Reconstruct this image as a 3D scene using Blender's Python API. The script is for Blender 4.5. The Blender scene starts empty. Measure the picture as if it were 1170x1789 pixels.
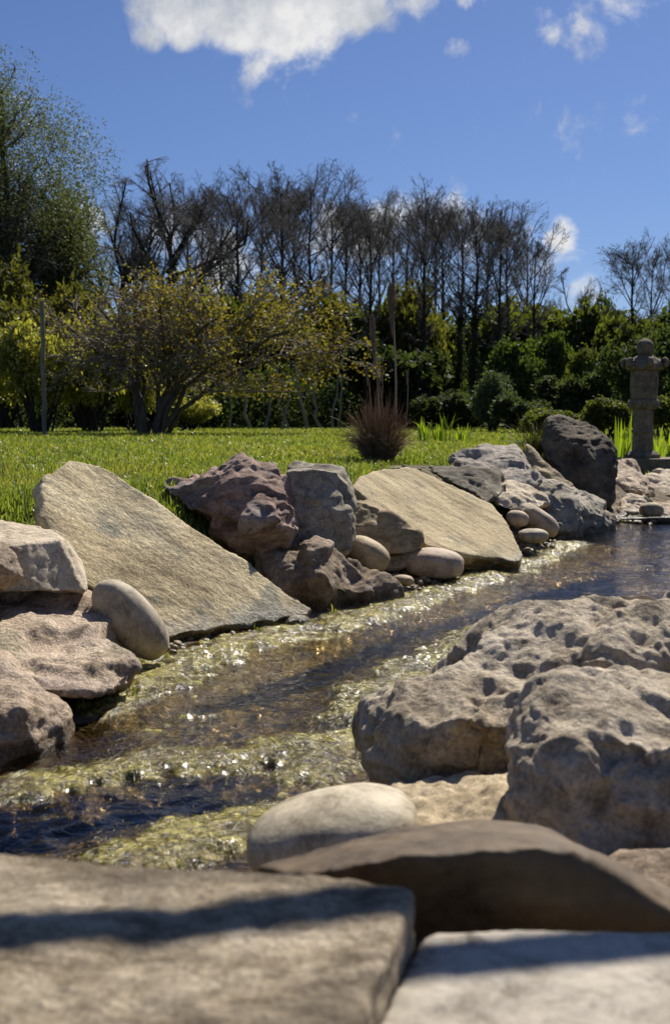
import bpy, bmesh, math, random
import numpy as np
from mathutils import Vector, Matrix, Euler

random.seed(7)
RNG = np.random.default_rng(7)
S = bpy.context.scene
COL = S.collection

# ------------------------------------------------------------------ camera, sky, sun, exposure
F_PX, CX, CY, HORIZON = 1900.0, 585.0, 894.5, 730.0      # focal length / centre / horizon in photo pixels
CAM_H = 0.67
PITCH = math.atan((CY - HORIZON) / F_PX)
cam_d = bpy.data.cameras.new('camera')
cam = bpy.data.objects.new('camera', cam_d)
COL.objects.link(cam)
cam.location = (0, 0, CAM_H)
cam.rotation_euler = (math.pi / 2 - PITCH, 0, 0)
cam_d.sensor_fit = 'VERTICAL'
cam_d.sensor_height = 36.0
cam_d.sensor_width = 36.0 * 1170 / 1789
cam_d.lens = F_PX / 1789 * 36.0
cam_d.clip_start = 0.02
cam_d.clip_end = 3000
cam_d.dof.use_dof = True
cam_d.dof.focus_distance = 3.6
cam_d.dof.aperture_fstop = cam_d.lens / 4.9            # 4.9 mm entrance pupil
S.camera = cam

SUN_EL, SUN_AZ = math.radians(46), math.radians(25)     # azimuth measured from +Y (view) towards +X (right)
SUN_DIR = Vector((math.sin(SUN_AZ) * math.cos(SUN_EL), math.cos(SUN_AZ) * math.cos(SUN_EL), math.sin(SUN_EL)))
sun_d = bpy.data.lights.new('sun', 'SUN')
sun_d.energy = 5.0
sun_d.angle = math.radians(0.53)
sun_d.color = (1.0, 0.94, 0.85)
sun = bpy.data.objects.new('sun', sun_d)
COL.objects.link(sun)
sun.location = SUN_DIR * 50
sun.rotation_euler = SUN_DIR.to_track_quat('Z', 'Y').to_euler()

S.view_settings.view_transform = 'Standard'
S.view_settings.look = 'None'
S.view_settings.gamma = 1.0
S.view_settings.use_curve_mapping = False
S.view_settings.exposure = 0.45
S.cycles.max_bounces = 8
S.cycles.transparent_max_bounces = 12
S.cycles.caustics_reflective = False
S.cycles.caustics_refractive = False
S.cycles.use_denoising = True


def ray(px, py):
    """direction through a photo pixel, scaled so that its y component is 1"""
    v = Vector(((px - CX) / F_PX, 1.0, -(py - CY) / F_PX))
    v = Matrix.Rotation(-PITCH, 3, 'X') @ v
    return v / v.y


def W(px, py, d):
    """the point seen at a photo pixel, d metres in front of the camera"""
    r = ray(px, py)
    return Vector((r.x * d, d, CAM_H + r.z * d))


def G(px, py, z=0.0):
    """the point seen at a photo pixel on the horizontal plane z"""
    r = ray(px, py)
    d = (z - CAM_H) / r.z
    return Vector((r.x * d, d, z))


# ------------------------------------------------------------------ node helper
class NT:
    def __init__(self, tree):
        self.t = tree
        tree.nodes.clear()

    def n(self, typ, ins=None, **props):
        nd = self.t.nodes.new(typ)
        for k, v in props.items():
            setattr(nd, k, v)
        for k, v in (ins or {}).items():
            self.set(nd.inputs[k], v)
        return nd

    def set(self, sock, v):
        if isinstance(v, bpy.types.NodeSocket):
            self.t.links.new(v, sock)
        elif isinstance(v, bpy.types.Node):
            self.t.links.new(v.outputs[0], sock)
        else:
            sock.default_value = v

    def math(self, op, a, b=0.0, c=0.0, clamp=False):
        nd = self.n('ShaderNodeMath', operation=op, use_clamp=clamp)
        self.set(nd.inputs[0], a)
        self.set(nd.inputs[1], b)
        self.set(nd.inputs[2], c)
        return nd.outputs[0]

    def mapr(self, v, a, b, c=0.0, d=1.0, smooth=True):
        nd = self.n('ShaderNodeMapRange', interpolation_type='SMOOTHSTEP' if smooth else 'LINEAR')
        self.set(nd.inputs['Value'], v)
        for k, x in (('From Min', a), ('From Max', b), ('To Min', c), ('To Max', d)):
            nd.inputs[k].default_value = x
        return nd.outputs[0]

    def noise(self, vec, scale, detail=6, rough=0.6, dist=0.0):
        nd = self.n('ShaderNodeTexNoise')
        self.set(nd.inputs['Vector'], vec)
        nd.inputs['Scale'].default_value = scale
        nd.inputs['Detail'].default_value = detail
        nd.inputs['Roughness'].default_value = rough
        nd.inputs['Distortion'].default_value = dist
        return nd.outputs[0]

    def ramp(self, f, stops):
        nd = self.n('ShaderNodeValToRGB')
        self.set(nd.inputs[0], f)
        el = nd.color_ramp.elements
        while len(el) < len(stops):
            el.new(0.5)
        for e, (p, c) in zip(el, stops):
            e.position = p
            e.color = (c[0], c[1], c[2], 1)
        return nd.outputs[0]

    def mix(self, f, a, b, typ='MIX'):
        nd = self.n('ShaderNodeMix', data_type='RGBA', blend_type=typ)
        self.set(nd.inputs[0], f)
        for s, v in ((nd.inputs[6], a), (nd.inputs[7], b)):
            if isinstance(v, (tuple, list)):
                v = (v[0], v[1], v[2], 1)
            self.set(s, v)
        return nd.outputs[2]


# ------------------------------------------------------------------ world: clear spring sky with cumulus
world = bpy.data.worlds.new('World')
S.world = world
world.use_nodes = True
w = NT(world.node_tree)
sky = w.n('ShaderNodeTexSky', sky_type='NISHITA', sun_disc=False)
sky.sun_elevation = SUN_EL
sky.sun_rotation = SUN_AZ
sky.altitude = 100
sky.air_density = 1.0
sky.dust_density = 0.3
sky.ozone_density = 3.0
tc = w.n('ShaderNodeTexCoord')
dirv = tc.outputs['Generated']
cn = w.noise(dirv, 13.0, 10, 0.62, 0.35)
shade = w.noise(dirv, 16.0, 6, 0.6)
# directions of the clouds over the garden: photo pixel, radius in pixels, how much denser the air is there
CLOUDS = [(285, -10, 80, .36), (365, 22, 72, .36), (460, 5, 80, .34), (570, -5, 75, .34), (680, -15, 70, .32), (540, -80, 150, .30), (770, -15, 50, .24),
          (790, 95, 30, .24), (985, 32, 40, .31), (950, 80, 30, .21), (1028, 78, 32, .23), (1100, -22, 60, .28), (1045, 175, 85, .085), (255, 80, 26, .17), (446, 128, 24, .14),
          (150, 398, 55, .30), (530, 390, 60, .24), (600, 425, 70, .2), (690, 410, 60, .2), (800, 405, 50, .2), (905, 402, 28, .2), (980, 408, 28, .25), (330, 450, 80, .22), (450, 500, 100, .24), (1020, 520, 40, .2)]
dens = w.math('MULTIPLY_ADD', w.math('SUBTRACT', cn, .5), 1.7, .5)
for px, py, r, k in CLOUDS:
    c = ray(px, py).normalized()
    dt = w.n('ShaderNodeVectorMath', operation='DOT_PRODUCT')
    w.set(dt.inputs[0], dirv)
    dt.inputs[1].default_value = c
    a = r / F_PX
    b = w.mapr(dt.outputs['Value'], math.cos(a * 1.35), math.cos(a * 0.25), 0.0, k)
    dens = w.math('ADD', dens, b)
alpha = w.mapr(dens, 0.66, 1.02, 0.0, 1.0)
ccol = w.ramp(shade, [(0.36, (5.4, 5.9, 6.8)), (0.60, (10.0, 10.0, 10.0))])
blue = w.mix(1.0, sky.outputs[0], (.63, .72, .97), 'MULTIPLY')       # deep spring blue
skyc = w.mix(alpha, blue, ccol)
bg = w.n('ShaderNodeBackground', {'Color': skyc, 'Strength': 0.060})
wo = w.n('ShaderNodeOutputWorld', {'Surface': bg})


# ------------------------------------------------------------------ numpy noise
_p = np.random.default_rng(3).permutation(256)
_p = np.concatenate([_p, _p, _p])
_g = np.random.default_rng(4).normal(size=(256, 3))
_g /= np.linalg.norm(_g, axis=1)[:, None]


def perlin(P):
    i = np.floor(P).astype(np.int64)
    f = P - i
    u = f * f * f * (f * (f * 6 - 15) + 10)
    i &= 255
    out = 0
    for dx in (0, 1):
        wx = u[:, 0] if dx else 1 - u[:, 0]
        for dy in (0, 1):
            wy = u[:, 1] if dy else 1 - u[:, 1]
            for dz in (0, 1):
                wz = u[:, 2] if dz else 1 - u[:, 2]
                h = _p[_p[_p[i[:, 0] + dx] + i[:, 1] + dy] + i[:, 2] + dz]
                out = out + wx * wy * wz * ((f - (dx, dy, dz)) * _g[h]).sum(1)
    return out


def fbm(P, octv=4, gain=0.5):
    a, s, o = 1.0, 0.0, 0
    for k in range(octv):
        o = o + a * perlin(P * 2.03 ** k + k * 17.3)
        a *= gain
    return o


def ridged(P, octv=4, gain=0.5):
    a, o = 1.0, 0
    for k in range(octv):
        o = o + a * (0.5 - 2 * np.abs(perlin(P * 2.03 ** k + k * 11.7)))
        a *= gain
    return o


def sstep(a, b, x):
    t = np.clip((x - a) / (b - a), 0, 1)
    return t * t * (3 - 2 * t)


# ------------------------------------------------------------------ object helpers
def mesh_np(name, V, faces, smooth=True):
    """faces: list of (m, k) index arrays"""
    me = bpy.data.meshes.new(name)
    V = np.asarray(V, dtype=np.float32)
    me.vertices.add(len(V))
    me.vertices.foreach_set('co', V.ravel())
    tot = sum(f.size for f in faces)
    npoly = sum(len(f) for f in faces)
    me.loops.add(tot)
    me.polygons.add(npoly)
    me.loops.foreach_set('vertex_index', np.concatenate([f.ravel() for f in faces]).astype(np.int32))
    sizes = np.concatenate([np.full(len(f), f.shape[1]) for f in faces])
    st = np.concatenate([[0], np.cumsum(sizes)[:-1]])
    me.polygons.foreach_set('loop_start', st.astype(np.int32))
    me.polygons.foreach_set('use_smooth', np.full(npoly, smooth))
    me.update(calc_edges=True)
    me.validate()
    return me


def link(name, me, mat=None, parent=None, loc=(0, 0, 0)):
    o = bpy.data.objects.new(name, me)
    COL.objects.link(o)
    o.location = loc
    if mat is not None and me is not None and not me.materials:
        me.materials.append(mat)
    if parent is not None:
        o.parent = parent
    return o


def tag(o, label=None, cat=None, group=None, kind=None):
    for k, v in (('label', label), ('category', cat), ('group', group), ('kind', kind)):
        if v:
            o[k] = v
    return o


def root(name, loc, label, cat, group=None):
    return tag(link(name, None, loc=loc), label, cat, group)


def copy_thing(src, loc, rz, scale, label, group=None):
    r = src.copy()
    COL.objects.link(r)
    r.location = loc
    r.rotation_euler = (0, 0, rz)
    r.scale = scale
    r['label'] = label
    if group:
        r['group'] = group
    for ch in [c for c in bpy.data.objects if c.parent == src]:
        c = ch.copy()
        COL.objects.link(c)
        c.parent = r
    return r


def bm_mesh(name, bm, smooth=False):
    me = bpy.data.meshes.new(name)
    bm.normal_update()
    bm.to_mesh(me)
    bm.free()
    if smooth:
        me.polygons.foreach_set('use_smooth', np.full(len(me.polygons), True))
    return me


# ------------------------------------------------------------------ materials
def new_mat(name):
    m = bpy.data.materials.new(name)
    m.use_nodes = True
    return m, NT(m.node_tree)


def stone(name, dark, mid, light, patch=None, scale=9.0, stretch=(1, 1, 1), rot=(0, 0, 0), bump=0.5, rough=0.86, speck=0.35, wet=0.075, spec=0.3, patch_amt=0.6, moss=None, bscale=1.0, streak=None):
    WARM = (1.08, 1.0, .86)
    dark, mid, light = [tuple(a * b for a, b in zip(c_, WARM)) for c_ in (dark, mid, light)]
    m, t = new_mat(name)
    tc = t.n('ShaderNodeTexCoord')
    mp = t.n('ShaderNodeMapping')
    t.set(mp.inputs['Vector'], tc.outputs['Object'])
    mp.inputs['Scale'].default_value = stretch
    mp.inputs['Rotation'].default_value = rot
    if streak:
        mp.vector_type = 'TEXTURE'
    v = mp.outputs[0]
    n1 = t.noise(v, scale, 11, 0.66, 0.3)
    n2 = t.noise(v, scale * 0.32, 5, 0.6, 0.6)
    n3 = t.noise(tc.outputs['Object'], scale * 16, 4, 0.7)
    n4 = t.noise(v, scale * 4.2, 8, 0.7, 0.5)
    c = t.ramp(n1, [(0.30, dark), (0.48, mid), (0.68, light)])
    if patch:
        c = t.mix(t.mapr(n2, 0.47, 0.63, 0, patch_amt), c, patch)
    if moss:
        n5 = t.noise(tc.outputs['Object'], scale * 0.8, 9, 0.7, 0.2)
        c = t.mix(t.mapr(n5, 0.54, 0.62, 0, 0.8), c, moss)
    c = t.mix(1.0, c, t.ramp(n3, [(0.32, (1 - speck,) * 3), (0.66, (1 + speck * 0.55,) * 3)]), 'MULTIPLY')
    n6 = t.noise(v, scale * 2.1, 7, 0.75, 0.8)
    c = t.mix(1.0, c, t.ramp(n6, [(0.36, (.56, .54, .50)), (0.50, (1.0, 1.0, 1.0)), (0.64, (1.22, 1.21, 1.19))]), 'MULTIPLY')
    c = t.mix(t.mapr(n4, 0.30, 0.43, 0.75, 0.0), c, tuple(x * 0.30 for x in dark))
    r = rough
    if wet > 0:
        geo = t.n('ShaderNodeNewGeometry')
        sx = t.n('ShaderNodeSeparateXYZ', {0: geo.outputs['Position']})
        nz = t.noise(geo.outputs['Position'], 14, 5, 0.6)
        z = t.math('ADD', sx.outputs['Z'], t.math('MULTIPLY', t.math('SUBTRACT', nz, 0.5), wet * 1.6))
        wm = t.mapr(z, wet * 0.45, wet, 1.0, 0.0)
        c = t.mix(wm, c, t.mix(1.0, c, (0.36, 0.33, 0.25), 'MULTIPLY'))
        r = t.math('MULTIPLY_ADD', wm, -(rough - 0.22), rough)
    hs = t.math('ADD', t.math('MULTIPLY', n1, 0.55), t.math('ADD', t.math('MULTIPLY', n4, 0.5), t.math('MULTIPLY', n3, 0.36)))
    b = t.n('ShaderNodeBump', {'Strength': bump, 'Distance': 0.02 * bscale, 'Height': hs})
    bs = t.n('ShaderNodeBsdfPrincipled', {'Base Color': c, 'Roughness': r, 'Normal': b, 'Specular IOR Level': spec})
    t.n('ShaderNodeOutputMaterial', {'Surface': bs})
    return m


def leaf_mat(name, cols, trans=0.45, rough=0.5, gloss=0.25, ttint=(1.5, 1.6, 0.5), patchy=None):
    m, t = new_mat(name)
    geo = t.n('ShaderNodeNewGeometry')
    c = t.ramp(geo.outputs['Random Per Island'], [(i / max(1, len(cols) - 1), k) for i, k in enumerate(cols)])
    if patchy:
        c = t.mix(t.mapr(t.noise(geo.outputs['Position'], 1.3, 5, .65), .42, .62, 0, .75), c, t.mix(1.0, c, patchy, 'MULTIPLY'))
    bs = t.n('ShaderNodeBsdfPrincipled', {'Base Color': c, 'Roughness': rough, 'Specular IOR Level': gloss})
    tr = t.n('ShaderNodeBsdfTranslucent', {'Color': t.mix(1.0, c, ttint, 'MULTIPLY')})
    mx = t.n('ShaderNodeMixShader', {0: trans, 1: bs, 2: tr})
    t.n('ShaderNodeOutputMaterial', {'Surface': mx})
    return m


def bark_mat(name, a, b, scale=8):
    m, t = new_mat(name)
    tc = t.n('ShaderNodeTexCoord')
    mp = t.n('ShaderNodeMapping')
    t.set(mp.inputs['Vector'], tc.outputs['Object'])
    mp.inputs['Scale'].default_value = (1, 1, 0.25)
    n1 = t.noise(mp.outputs[0], scale, 8, 0.7)
    c = t.ramp(n1, [(0.35, a), (0.65, b)])
    bp = t.n('ShaderNodeBump', {'Strength': 0.6, 'Distance': 0.03, 'Height': n1})
    bs = t.n('ShaderNodeBsdfPrincipled', {'Base Color': c, 'Roughness': 0.9, 'Normal': bp, 'Specular IOR Level': 0.2})
    t.n('ShaderNodeOutputMaterial', {'Surface': bs})
    return m


M = {}
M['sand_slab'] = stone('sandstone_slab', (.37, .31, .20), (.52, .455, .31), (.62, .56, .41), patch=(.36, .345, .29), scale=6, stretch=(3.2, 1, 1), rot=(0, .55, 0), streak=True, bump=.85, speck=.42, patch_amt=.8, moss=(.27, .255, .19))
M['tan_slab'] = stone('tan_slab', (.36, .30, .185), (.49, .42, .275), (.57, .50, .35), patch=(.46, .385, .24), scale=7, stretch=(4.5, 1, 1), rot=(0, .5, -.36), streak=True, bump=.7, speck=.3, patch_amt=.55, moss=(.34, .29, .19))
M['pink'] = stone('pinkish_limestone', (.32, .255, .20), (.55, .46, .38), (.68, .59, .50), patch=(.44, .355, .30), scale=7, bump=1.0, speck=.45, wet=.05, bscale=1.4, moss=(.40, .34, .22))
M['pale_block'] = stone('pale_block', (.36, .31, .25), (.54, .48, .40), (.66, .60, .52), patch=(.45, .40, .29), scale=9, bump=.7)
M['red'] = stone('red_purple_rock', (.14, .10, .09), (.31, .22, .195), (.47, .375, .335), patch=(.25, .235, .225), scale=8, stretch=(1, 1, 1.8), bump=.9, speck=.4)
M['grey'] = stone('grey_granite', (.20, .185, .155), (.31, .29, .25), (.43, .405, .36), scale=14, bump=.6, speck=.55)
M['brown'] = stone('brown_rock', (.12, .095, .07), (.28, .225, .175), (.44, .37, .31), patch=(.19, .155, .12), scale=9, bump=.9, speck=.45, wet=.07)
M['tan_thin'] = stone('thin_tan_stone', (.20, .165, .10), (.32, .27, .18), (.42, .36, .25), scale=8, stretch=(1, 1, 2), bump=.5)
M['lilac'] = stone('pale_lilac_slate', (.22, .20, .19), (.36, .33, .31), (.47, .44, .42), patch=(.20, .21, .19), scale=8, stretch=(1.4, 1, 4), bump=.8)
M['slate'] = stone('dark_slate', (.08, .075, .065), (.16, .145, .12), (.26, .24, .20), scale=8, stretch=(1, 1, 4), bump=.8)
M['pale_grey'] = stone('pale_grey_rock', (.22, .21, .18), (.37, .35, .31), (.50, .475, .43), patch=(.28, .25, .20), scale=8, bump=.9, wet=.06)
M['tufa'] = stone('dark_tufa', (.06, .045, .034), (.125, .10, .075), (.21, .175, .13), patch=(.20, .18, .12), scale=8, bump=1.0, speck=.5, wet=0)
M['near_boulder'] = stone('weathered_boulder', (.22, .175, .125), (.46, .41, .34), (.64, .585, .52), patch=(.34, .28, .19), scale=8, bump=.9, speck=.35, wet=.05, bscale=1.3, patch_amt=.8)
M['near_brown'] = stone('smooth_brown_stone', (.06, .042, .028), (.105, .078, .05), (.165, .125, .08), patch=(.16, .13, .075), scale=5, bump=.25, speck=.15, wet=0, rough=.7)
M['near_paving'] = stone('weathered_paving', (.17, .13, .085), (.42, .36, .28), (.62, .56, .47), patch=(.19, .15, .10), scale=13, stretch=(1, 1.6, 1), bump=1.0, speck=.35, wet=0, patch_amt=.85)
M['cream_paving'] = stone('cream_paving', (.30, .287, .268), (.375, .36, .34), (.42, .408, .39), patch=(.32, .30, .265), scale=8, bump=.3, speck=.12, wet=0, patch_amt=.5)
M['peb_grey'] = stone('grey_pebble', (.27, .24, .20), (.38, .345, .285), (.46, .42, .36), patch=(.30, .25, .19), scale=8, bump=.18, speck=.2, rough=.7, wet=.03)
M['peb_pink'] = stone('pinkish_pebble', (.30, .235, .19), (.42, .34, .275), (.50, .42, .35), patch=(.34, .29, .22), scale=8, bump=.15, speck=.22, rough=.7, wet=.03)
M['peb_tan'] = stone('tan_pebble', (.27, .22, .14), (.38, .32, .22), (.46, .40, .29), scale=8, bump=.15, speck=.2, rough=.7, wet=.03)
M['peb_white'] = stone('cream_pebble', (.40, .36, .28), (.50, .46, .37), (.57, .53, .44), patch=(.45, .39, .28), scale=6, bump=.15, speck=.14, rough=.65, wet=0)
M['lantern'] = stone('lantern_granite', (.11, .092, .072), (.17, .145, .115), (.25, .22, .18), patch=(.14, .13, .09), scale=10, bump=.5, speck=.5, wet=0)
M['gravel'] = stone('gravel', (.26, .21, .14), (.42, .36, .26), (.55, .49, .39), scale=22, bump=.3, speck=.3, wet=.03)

# ground: soil, gravelly mud and turf under the grass
m, t = new_mat('ground_soil')
geo = t.n('ShaderNodeNewGeometry')
P_ = geo.outputs['Position']
n1 = t.noise(P_, 6, 10, .7)
n2 = t.noise(P_, 60, 5, .7)
n3 = t.noise(P_, 1.2, 6, .6)
soil = t.ramp(n1, [(.3, (.05, .04, .025)), (.5, (.13, .10, .065)), (.7, (.26, .21, .14))])
soil = t.mix(1.0, soil, t.ramp(n2, [(.3, (.5, .5, .5)), (.7, (1.4, 1.4, 1.4))]), 'MULTIPLY')
turf = t.ramp(n3, [(.3, (.055, .085, .014)), (.55, (.09, .12, .022)), (.75, (.14, .13, .04))])
att = t.n('ShaderNodeAttribute', attribute_name='turf')
bed = t.ramp(n1, [(.3, (.012, .009, .005)), (.5, (.045, .033, .017)), (.72, (.12, .09, .05))])
att2 = t.n('ShaderNodeAttribute', attribute_name='bed')
c = t.mix(att.outputs['Fac'], soil, turf)
c = t.mix(att2.outputs['Fac'], c, bed)
bp = t.n('ShaderNodeBump', {'Strength': .8, 'Distance': .03, 'Height': t.math('ADD', n1, t.math('MULTIPLY', n2, .3))})
bs = t.n('ShaderNodeBsdfPrincipled', {'Base Color': c, 'Roughness': .95, 'Normal': bp, 'Specular IOR Level': .2})
t.n('ShaderNodeOutputMaterial', {'Surface': bs})
M['ground'] = m

# water: clear brownish water, fresnel mirror over a tinted pass-through
m, t = new_mat('stream_water')
geo = t.n('ShaderNodeNewGeometry')
mp = t.n('ShaderNodeMapping')
t.set(mp.inputs['Vector'], geo.outputs['Position'])
mp.inputs['Rotation'].default_value = (0, 0, math.radians(-35))
mp.inputs['Scale'].default_value = (1.0, 1.7, 1.0)
r1 = t.noise(mp.outputs[0], 13, 3, .5, .4)
r2 = t.noise(mp.outputs[0], 50, 2, .5, .3)
r3 = t.noise(geo.outputs['Position'], 110, 1, .5)
calm = t.mapr(t.noise(geo.outputs['Position'], 2.6, 4, .6), .40, .60, .35, 1.0)
hh = t.math('ADD', t.math('MULTIPLY', r1, .0055), t.math('MULTIPLY', calm, t.math('ADD', t.math('MULTIPLY', r2, .0042), t.math('MULTIPLY', r3, .0012))))
bp = t.n('ShaderNodeBump', {'Strength': 1.0, 'Distance': 1.0, 'Height': hh})
fr = t.n('ShaderNodeFresnel', {'IOR': 1.34, 'Normal': bp})
gl = t.n('ShaderNodeBsdfGlossy', {'Color': (1, 1, 1, 1), 'Roughness': .03, 'Normal': bp})
tr = t.n('ShaderNodeBsdfTransparent', {'Color': (.70, .60, .42, 1)})
mx = t.n('ShaderNodeMixShader', {0: fr, 1: tr, 2: gl})
t.n('ShaderNodeOutputMaterial', {'Surface': mx})
M['water'] = m

# wet algae
m, t = new_mat('wet_algae')
geo = t.n('ShaderNodeNewGeometry')
n1 = t.noise(geo.outputs['Position'], 7, 8, .7, .6)
n2 = t.noise(geo.outputs['Position'], 170, 6, .75)
n3 = t.noise(geo.outputs['Position'], 66, 5, .65, 1.0)
c = t.ramp(n1, [(.30, (.05, .036, .014)), (.43, (.15, .12, .04)), (.55, (.31, .275, .06)), (.70, (.36, .31, .12))])
c = t.mix(1.0, c, t.ramp(n3, [(.36, (.18, .16, .14)), (.60, (1.4, 1.35, 1.2))]), 'MULTIPLY')
bp = t.n('ShaderNodeBump', {'Strength': 1.0, 'Distance': .0068, 'Height': t.math('ADD', t.math('MULTIPLY', n2, .22), n3)})
bs = t.n('ShaderNodeBsdfPrincipled', {'Base Color': c, 'Roughness': .13, 'Normal': bp, 'Specular IOR Level': .5})
t.n('ShaderNodeOutputMaterial', {'Surface': bs})
M['algae'] = m

M['strand'] = leaf_mat('algae_strand', [(.26, .24, .06), (.40, .35, .11), (.18, .14, .05), (.50, .45, .24)], trans=.2, rough=.3, gloss=.6)
M['grass'] = leaf_mat('lawn_grass', [(.105, .16, .026), (.15, .205, .036), (.195, .23, .055), (.28, .28, .13)], trans=.54, rough=.36, gloss=.5, ttint=(1.4, 1.4, .5), patchy=(1.35, 1.12, 1.3))
M['dry_grass'] = leaf_mat('dry_grass', [(.13, .082, .05), (.23, .155, .10), (.33, .25, .165), (.48, .39, .275)], trans=.4, rough=.6, ttint=(1.2, 1, .8))
M['plume'] = leaf_mat('grass_plume', [(.22, .17, .13), (.32, .25, .20), (.40, .32, .27)], trans=.35, rough=.7, ttint=(1, 1, .9))
M['iris'] = leaf_mat('iris_leaf', [(.11, .17, .025), (.17, .23, .035), (.24, .28, .06)], trans=.6, rough=.4, ttint=(1.4, 1.5, .4))
M['bright_leaf'] = leaf_mat('bright_leaf', [(.17, .18, .04), (.24, .24, .055), (.31, .30, .08), (.42, .40, .20)], trans=.6, rough=.28, gloss=.7, ttint=(1.35, 1.35, .55))
M['maple_leaf'] = leaf_mat('maple_leaf', [(.16, .10, .035), (.18, .15, .045), (.19, .18, .05), (.24, .22, .065), (.14, .155, .04)], trans=.5, rough=.5, ttint=(1.4, 1.3, .4))
M['willow_leaf'] = leaf_mat('willow_leaf', [(.07, .085, .035), (.105, .12, .05), (.15, .155, .075)], trans=.45, rough=.5, ttint=(1.2, 1.3, .6))
M['dark_leaf'] = leaf_mat('dark_leaf', [(.032, .042, .018), (.055, .070, .026), (.085, .098, .04)], trans=.48, rough=.6, gloss=.12, ttint=(1.2, 1.4, .6))
M['mid_leaf'] = leaf_mat('mid_leaf', [(.06, .072, .022), (.09, .102, .032), (.13, .14, .05)], trans=.52, rough=.6, gloss=.15)
M['olive_leaf'] = leaf_mat('olive_leaf', [(.075, .075, .02), (.11, .105, .028), (.15, .14, .045)], trans=.52, rough=.6, ttint=(1.2, 1.3, .5))
M['fresh_leaf'] = leaf_mat('fresh_leaf', [(.05, .066, .018), (.075, .092, .024), (.105, .12, .035)], trans=.48, rough=.6, ttint=(1.2, 1.5, .5))
M['grey_leaf'] = leaf_mat('grey_leaf', [(.06, .075, .035), (.09, .105, .055), (.13, .145, .085)], trans=.45, rough=.45, ttint=(1.1, 1.3, .7))
M['bark_dark'] = bark_mat('dark_bark', (.022, .018, .014), (.055, .045, .034))
M['bark_grey'] = bark_mat('grey_bark', (.06, .052, .04), (.12, .105, .08))
M['bark_maple'] = bark_mat('maple_bark', (.055, .042, .03), (.13, .10, .075), 14)
M['twig'] = bark_mat('twig_bark', (.10, .088, .08), (.185, .165, .15))
M['twig_maple'] = bark_mat('maple_twig', (.16, .125, .095), (.33, .27, .21), 14)
M['pole'] = bark_mat('pale_stem', (.14, .12, .09), (.26, .22, .17), 14)
M['rail_wood'] = bark_mat('rail_wood', (.12, .085, .05), (.2, .15, .1), 20)

# ------------------------------------------------------------------ terrain: banks, stream bed, lawn
LB = np.array([(-3, 1.55), (-1.5, 1.75), (-.65, 2.1), (-.56, 2.27), (-.46, 2.62), (-.46, 3.1), (-.09, 3.5), (.22, 4.08), (.54, 4.6), (.9, 5.15), (1.2, 6.0), (1.7, 6.75), (2.2, 7.0), (5.5, 7.4)])
RB = np.array([(7, 6.5), (7, 4.2), (4, 3.6), (2.0, 3.3), (.95, 2.75), (.3, 2.1), (.08, 1.9), (-.13, 1.6), (-.4, 1.42), (-1.5, 1.25), (-3, 1.0)])
POLY = np.concatenate([LB, RB])


def seg_dist(X, Y, pts, closed=False):
    d = np.full(X.shape, 1e9)
    n = len(pts)
    for i in range(n if closed else n - 1):
        a, b = pts[i], pts[(i + 1) % n]
        ab = b - a
        tt = np.clip(((X - a[0]) * ab[0] + (Y - a[1]) * ab[1]) / (ab @ ab), 0, 1)
        d = np.minimum(d, np.hypot(X - a[0] - tt * ab[0], Y - a[1] - tt * ab[1]))
    return d


def inside(X, Y, pts):
    c = np.zeros(X.shape, bool)
    n = len(pts)
    for i in range(n):
        (x1, y1), (x2, y2) = pts[i], pts[(i + 1) % n]
        if y1 == y2:
            continue
        c ^= ((y1 > Y) != (y2 > Y)) & (X < (x2 - x1) * (Y - y1) / (y2 - y1) + x1)
    return c


def terrain_z(X, Y):
    shp = X.shape
    X, Y = X.ravel(), Y.ravel()
    d = seg_dist(X, Y, POLY, True)
    ins = inside(X, Y, POLY)
    yb = np.interp(X, LB[:, 0], LB[:, 1])
    far = Y > yb
    right = sstep(1.3, 2.6, X) * sstep(5.5, 6.6, Y) * (1 - sstep(11, 16, Y))
    up = np.where(far, .385 - .26 * right, .25 - .21 * sstep(.92, 1.12, Y))
    wd = np.where(far, .85 + .3 * right, .62)
    P = np.stack([X, Y, np.zeros_like(X)], 1)
    nz = fbm(P * 2.2, 4) * .025 + fbm(P * 11, 3) * .012
    z = up * sstep(0, 1, d / wd) ** np.where(far, 1.25, 1.0) + nz * np.clip(d / .2, 0, 1) * np.where(Y > 12, .5, 1)
    z = np.where(ins, -np.minimum(.13, d * .6) + nz * .8, z)
    return z.reshape(shp), d.reshape(shp), ins.reshape(shp), far.reshape(shp)


ys = np.concatenate([np.linspace(-8, .25, 10), np.geomspace(.4, 12, 190), np.geomspace(12.6, 900, 50)])
xs = .5 * np.sinh(np.linspace(-7.6, 7.6, 231))
X, Y = np.meshgrid(xs, ys)
Z, D, INS, FAR = terrain_z(X, Y)
nx, ny = len(xs), len(ys)
ii = (np.arange(ny - 1)[:, None] * nx + np.arange(nx - 1)[None, :]).ravel()
quads = np.stack([ii, ii + 1, ii + nx + 1, ii + nx], 1)
me = mesh_np('ground', np.stack([X.ravel(), Y.ravel(), Z.ravel()], 1), [quads])
soil_spot = np.exp(-(((X - .55) / .35) ** 2 + ((Y - 6.1) / .55) ** 2))
turf = (FAR & ~INS) * sstep(.3, .55, D) * (1 - .9 * soil_spot) * (1 - sstep(1.3, 1.6, X) * (1 - sstep(9.2, 9.8, Y)))
for nm, arr in (('turf', turf), ('bed', INS * 1.0)):
    a = me.attributes.new(nm, 'FLOAT', 'POINT')
    a.data.foreach_set('value', arr.ravel().astype(np.float32))
tag(link('ground', me, M['ground']), kind='structure')

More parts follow.
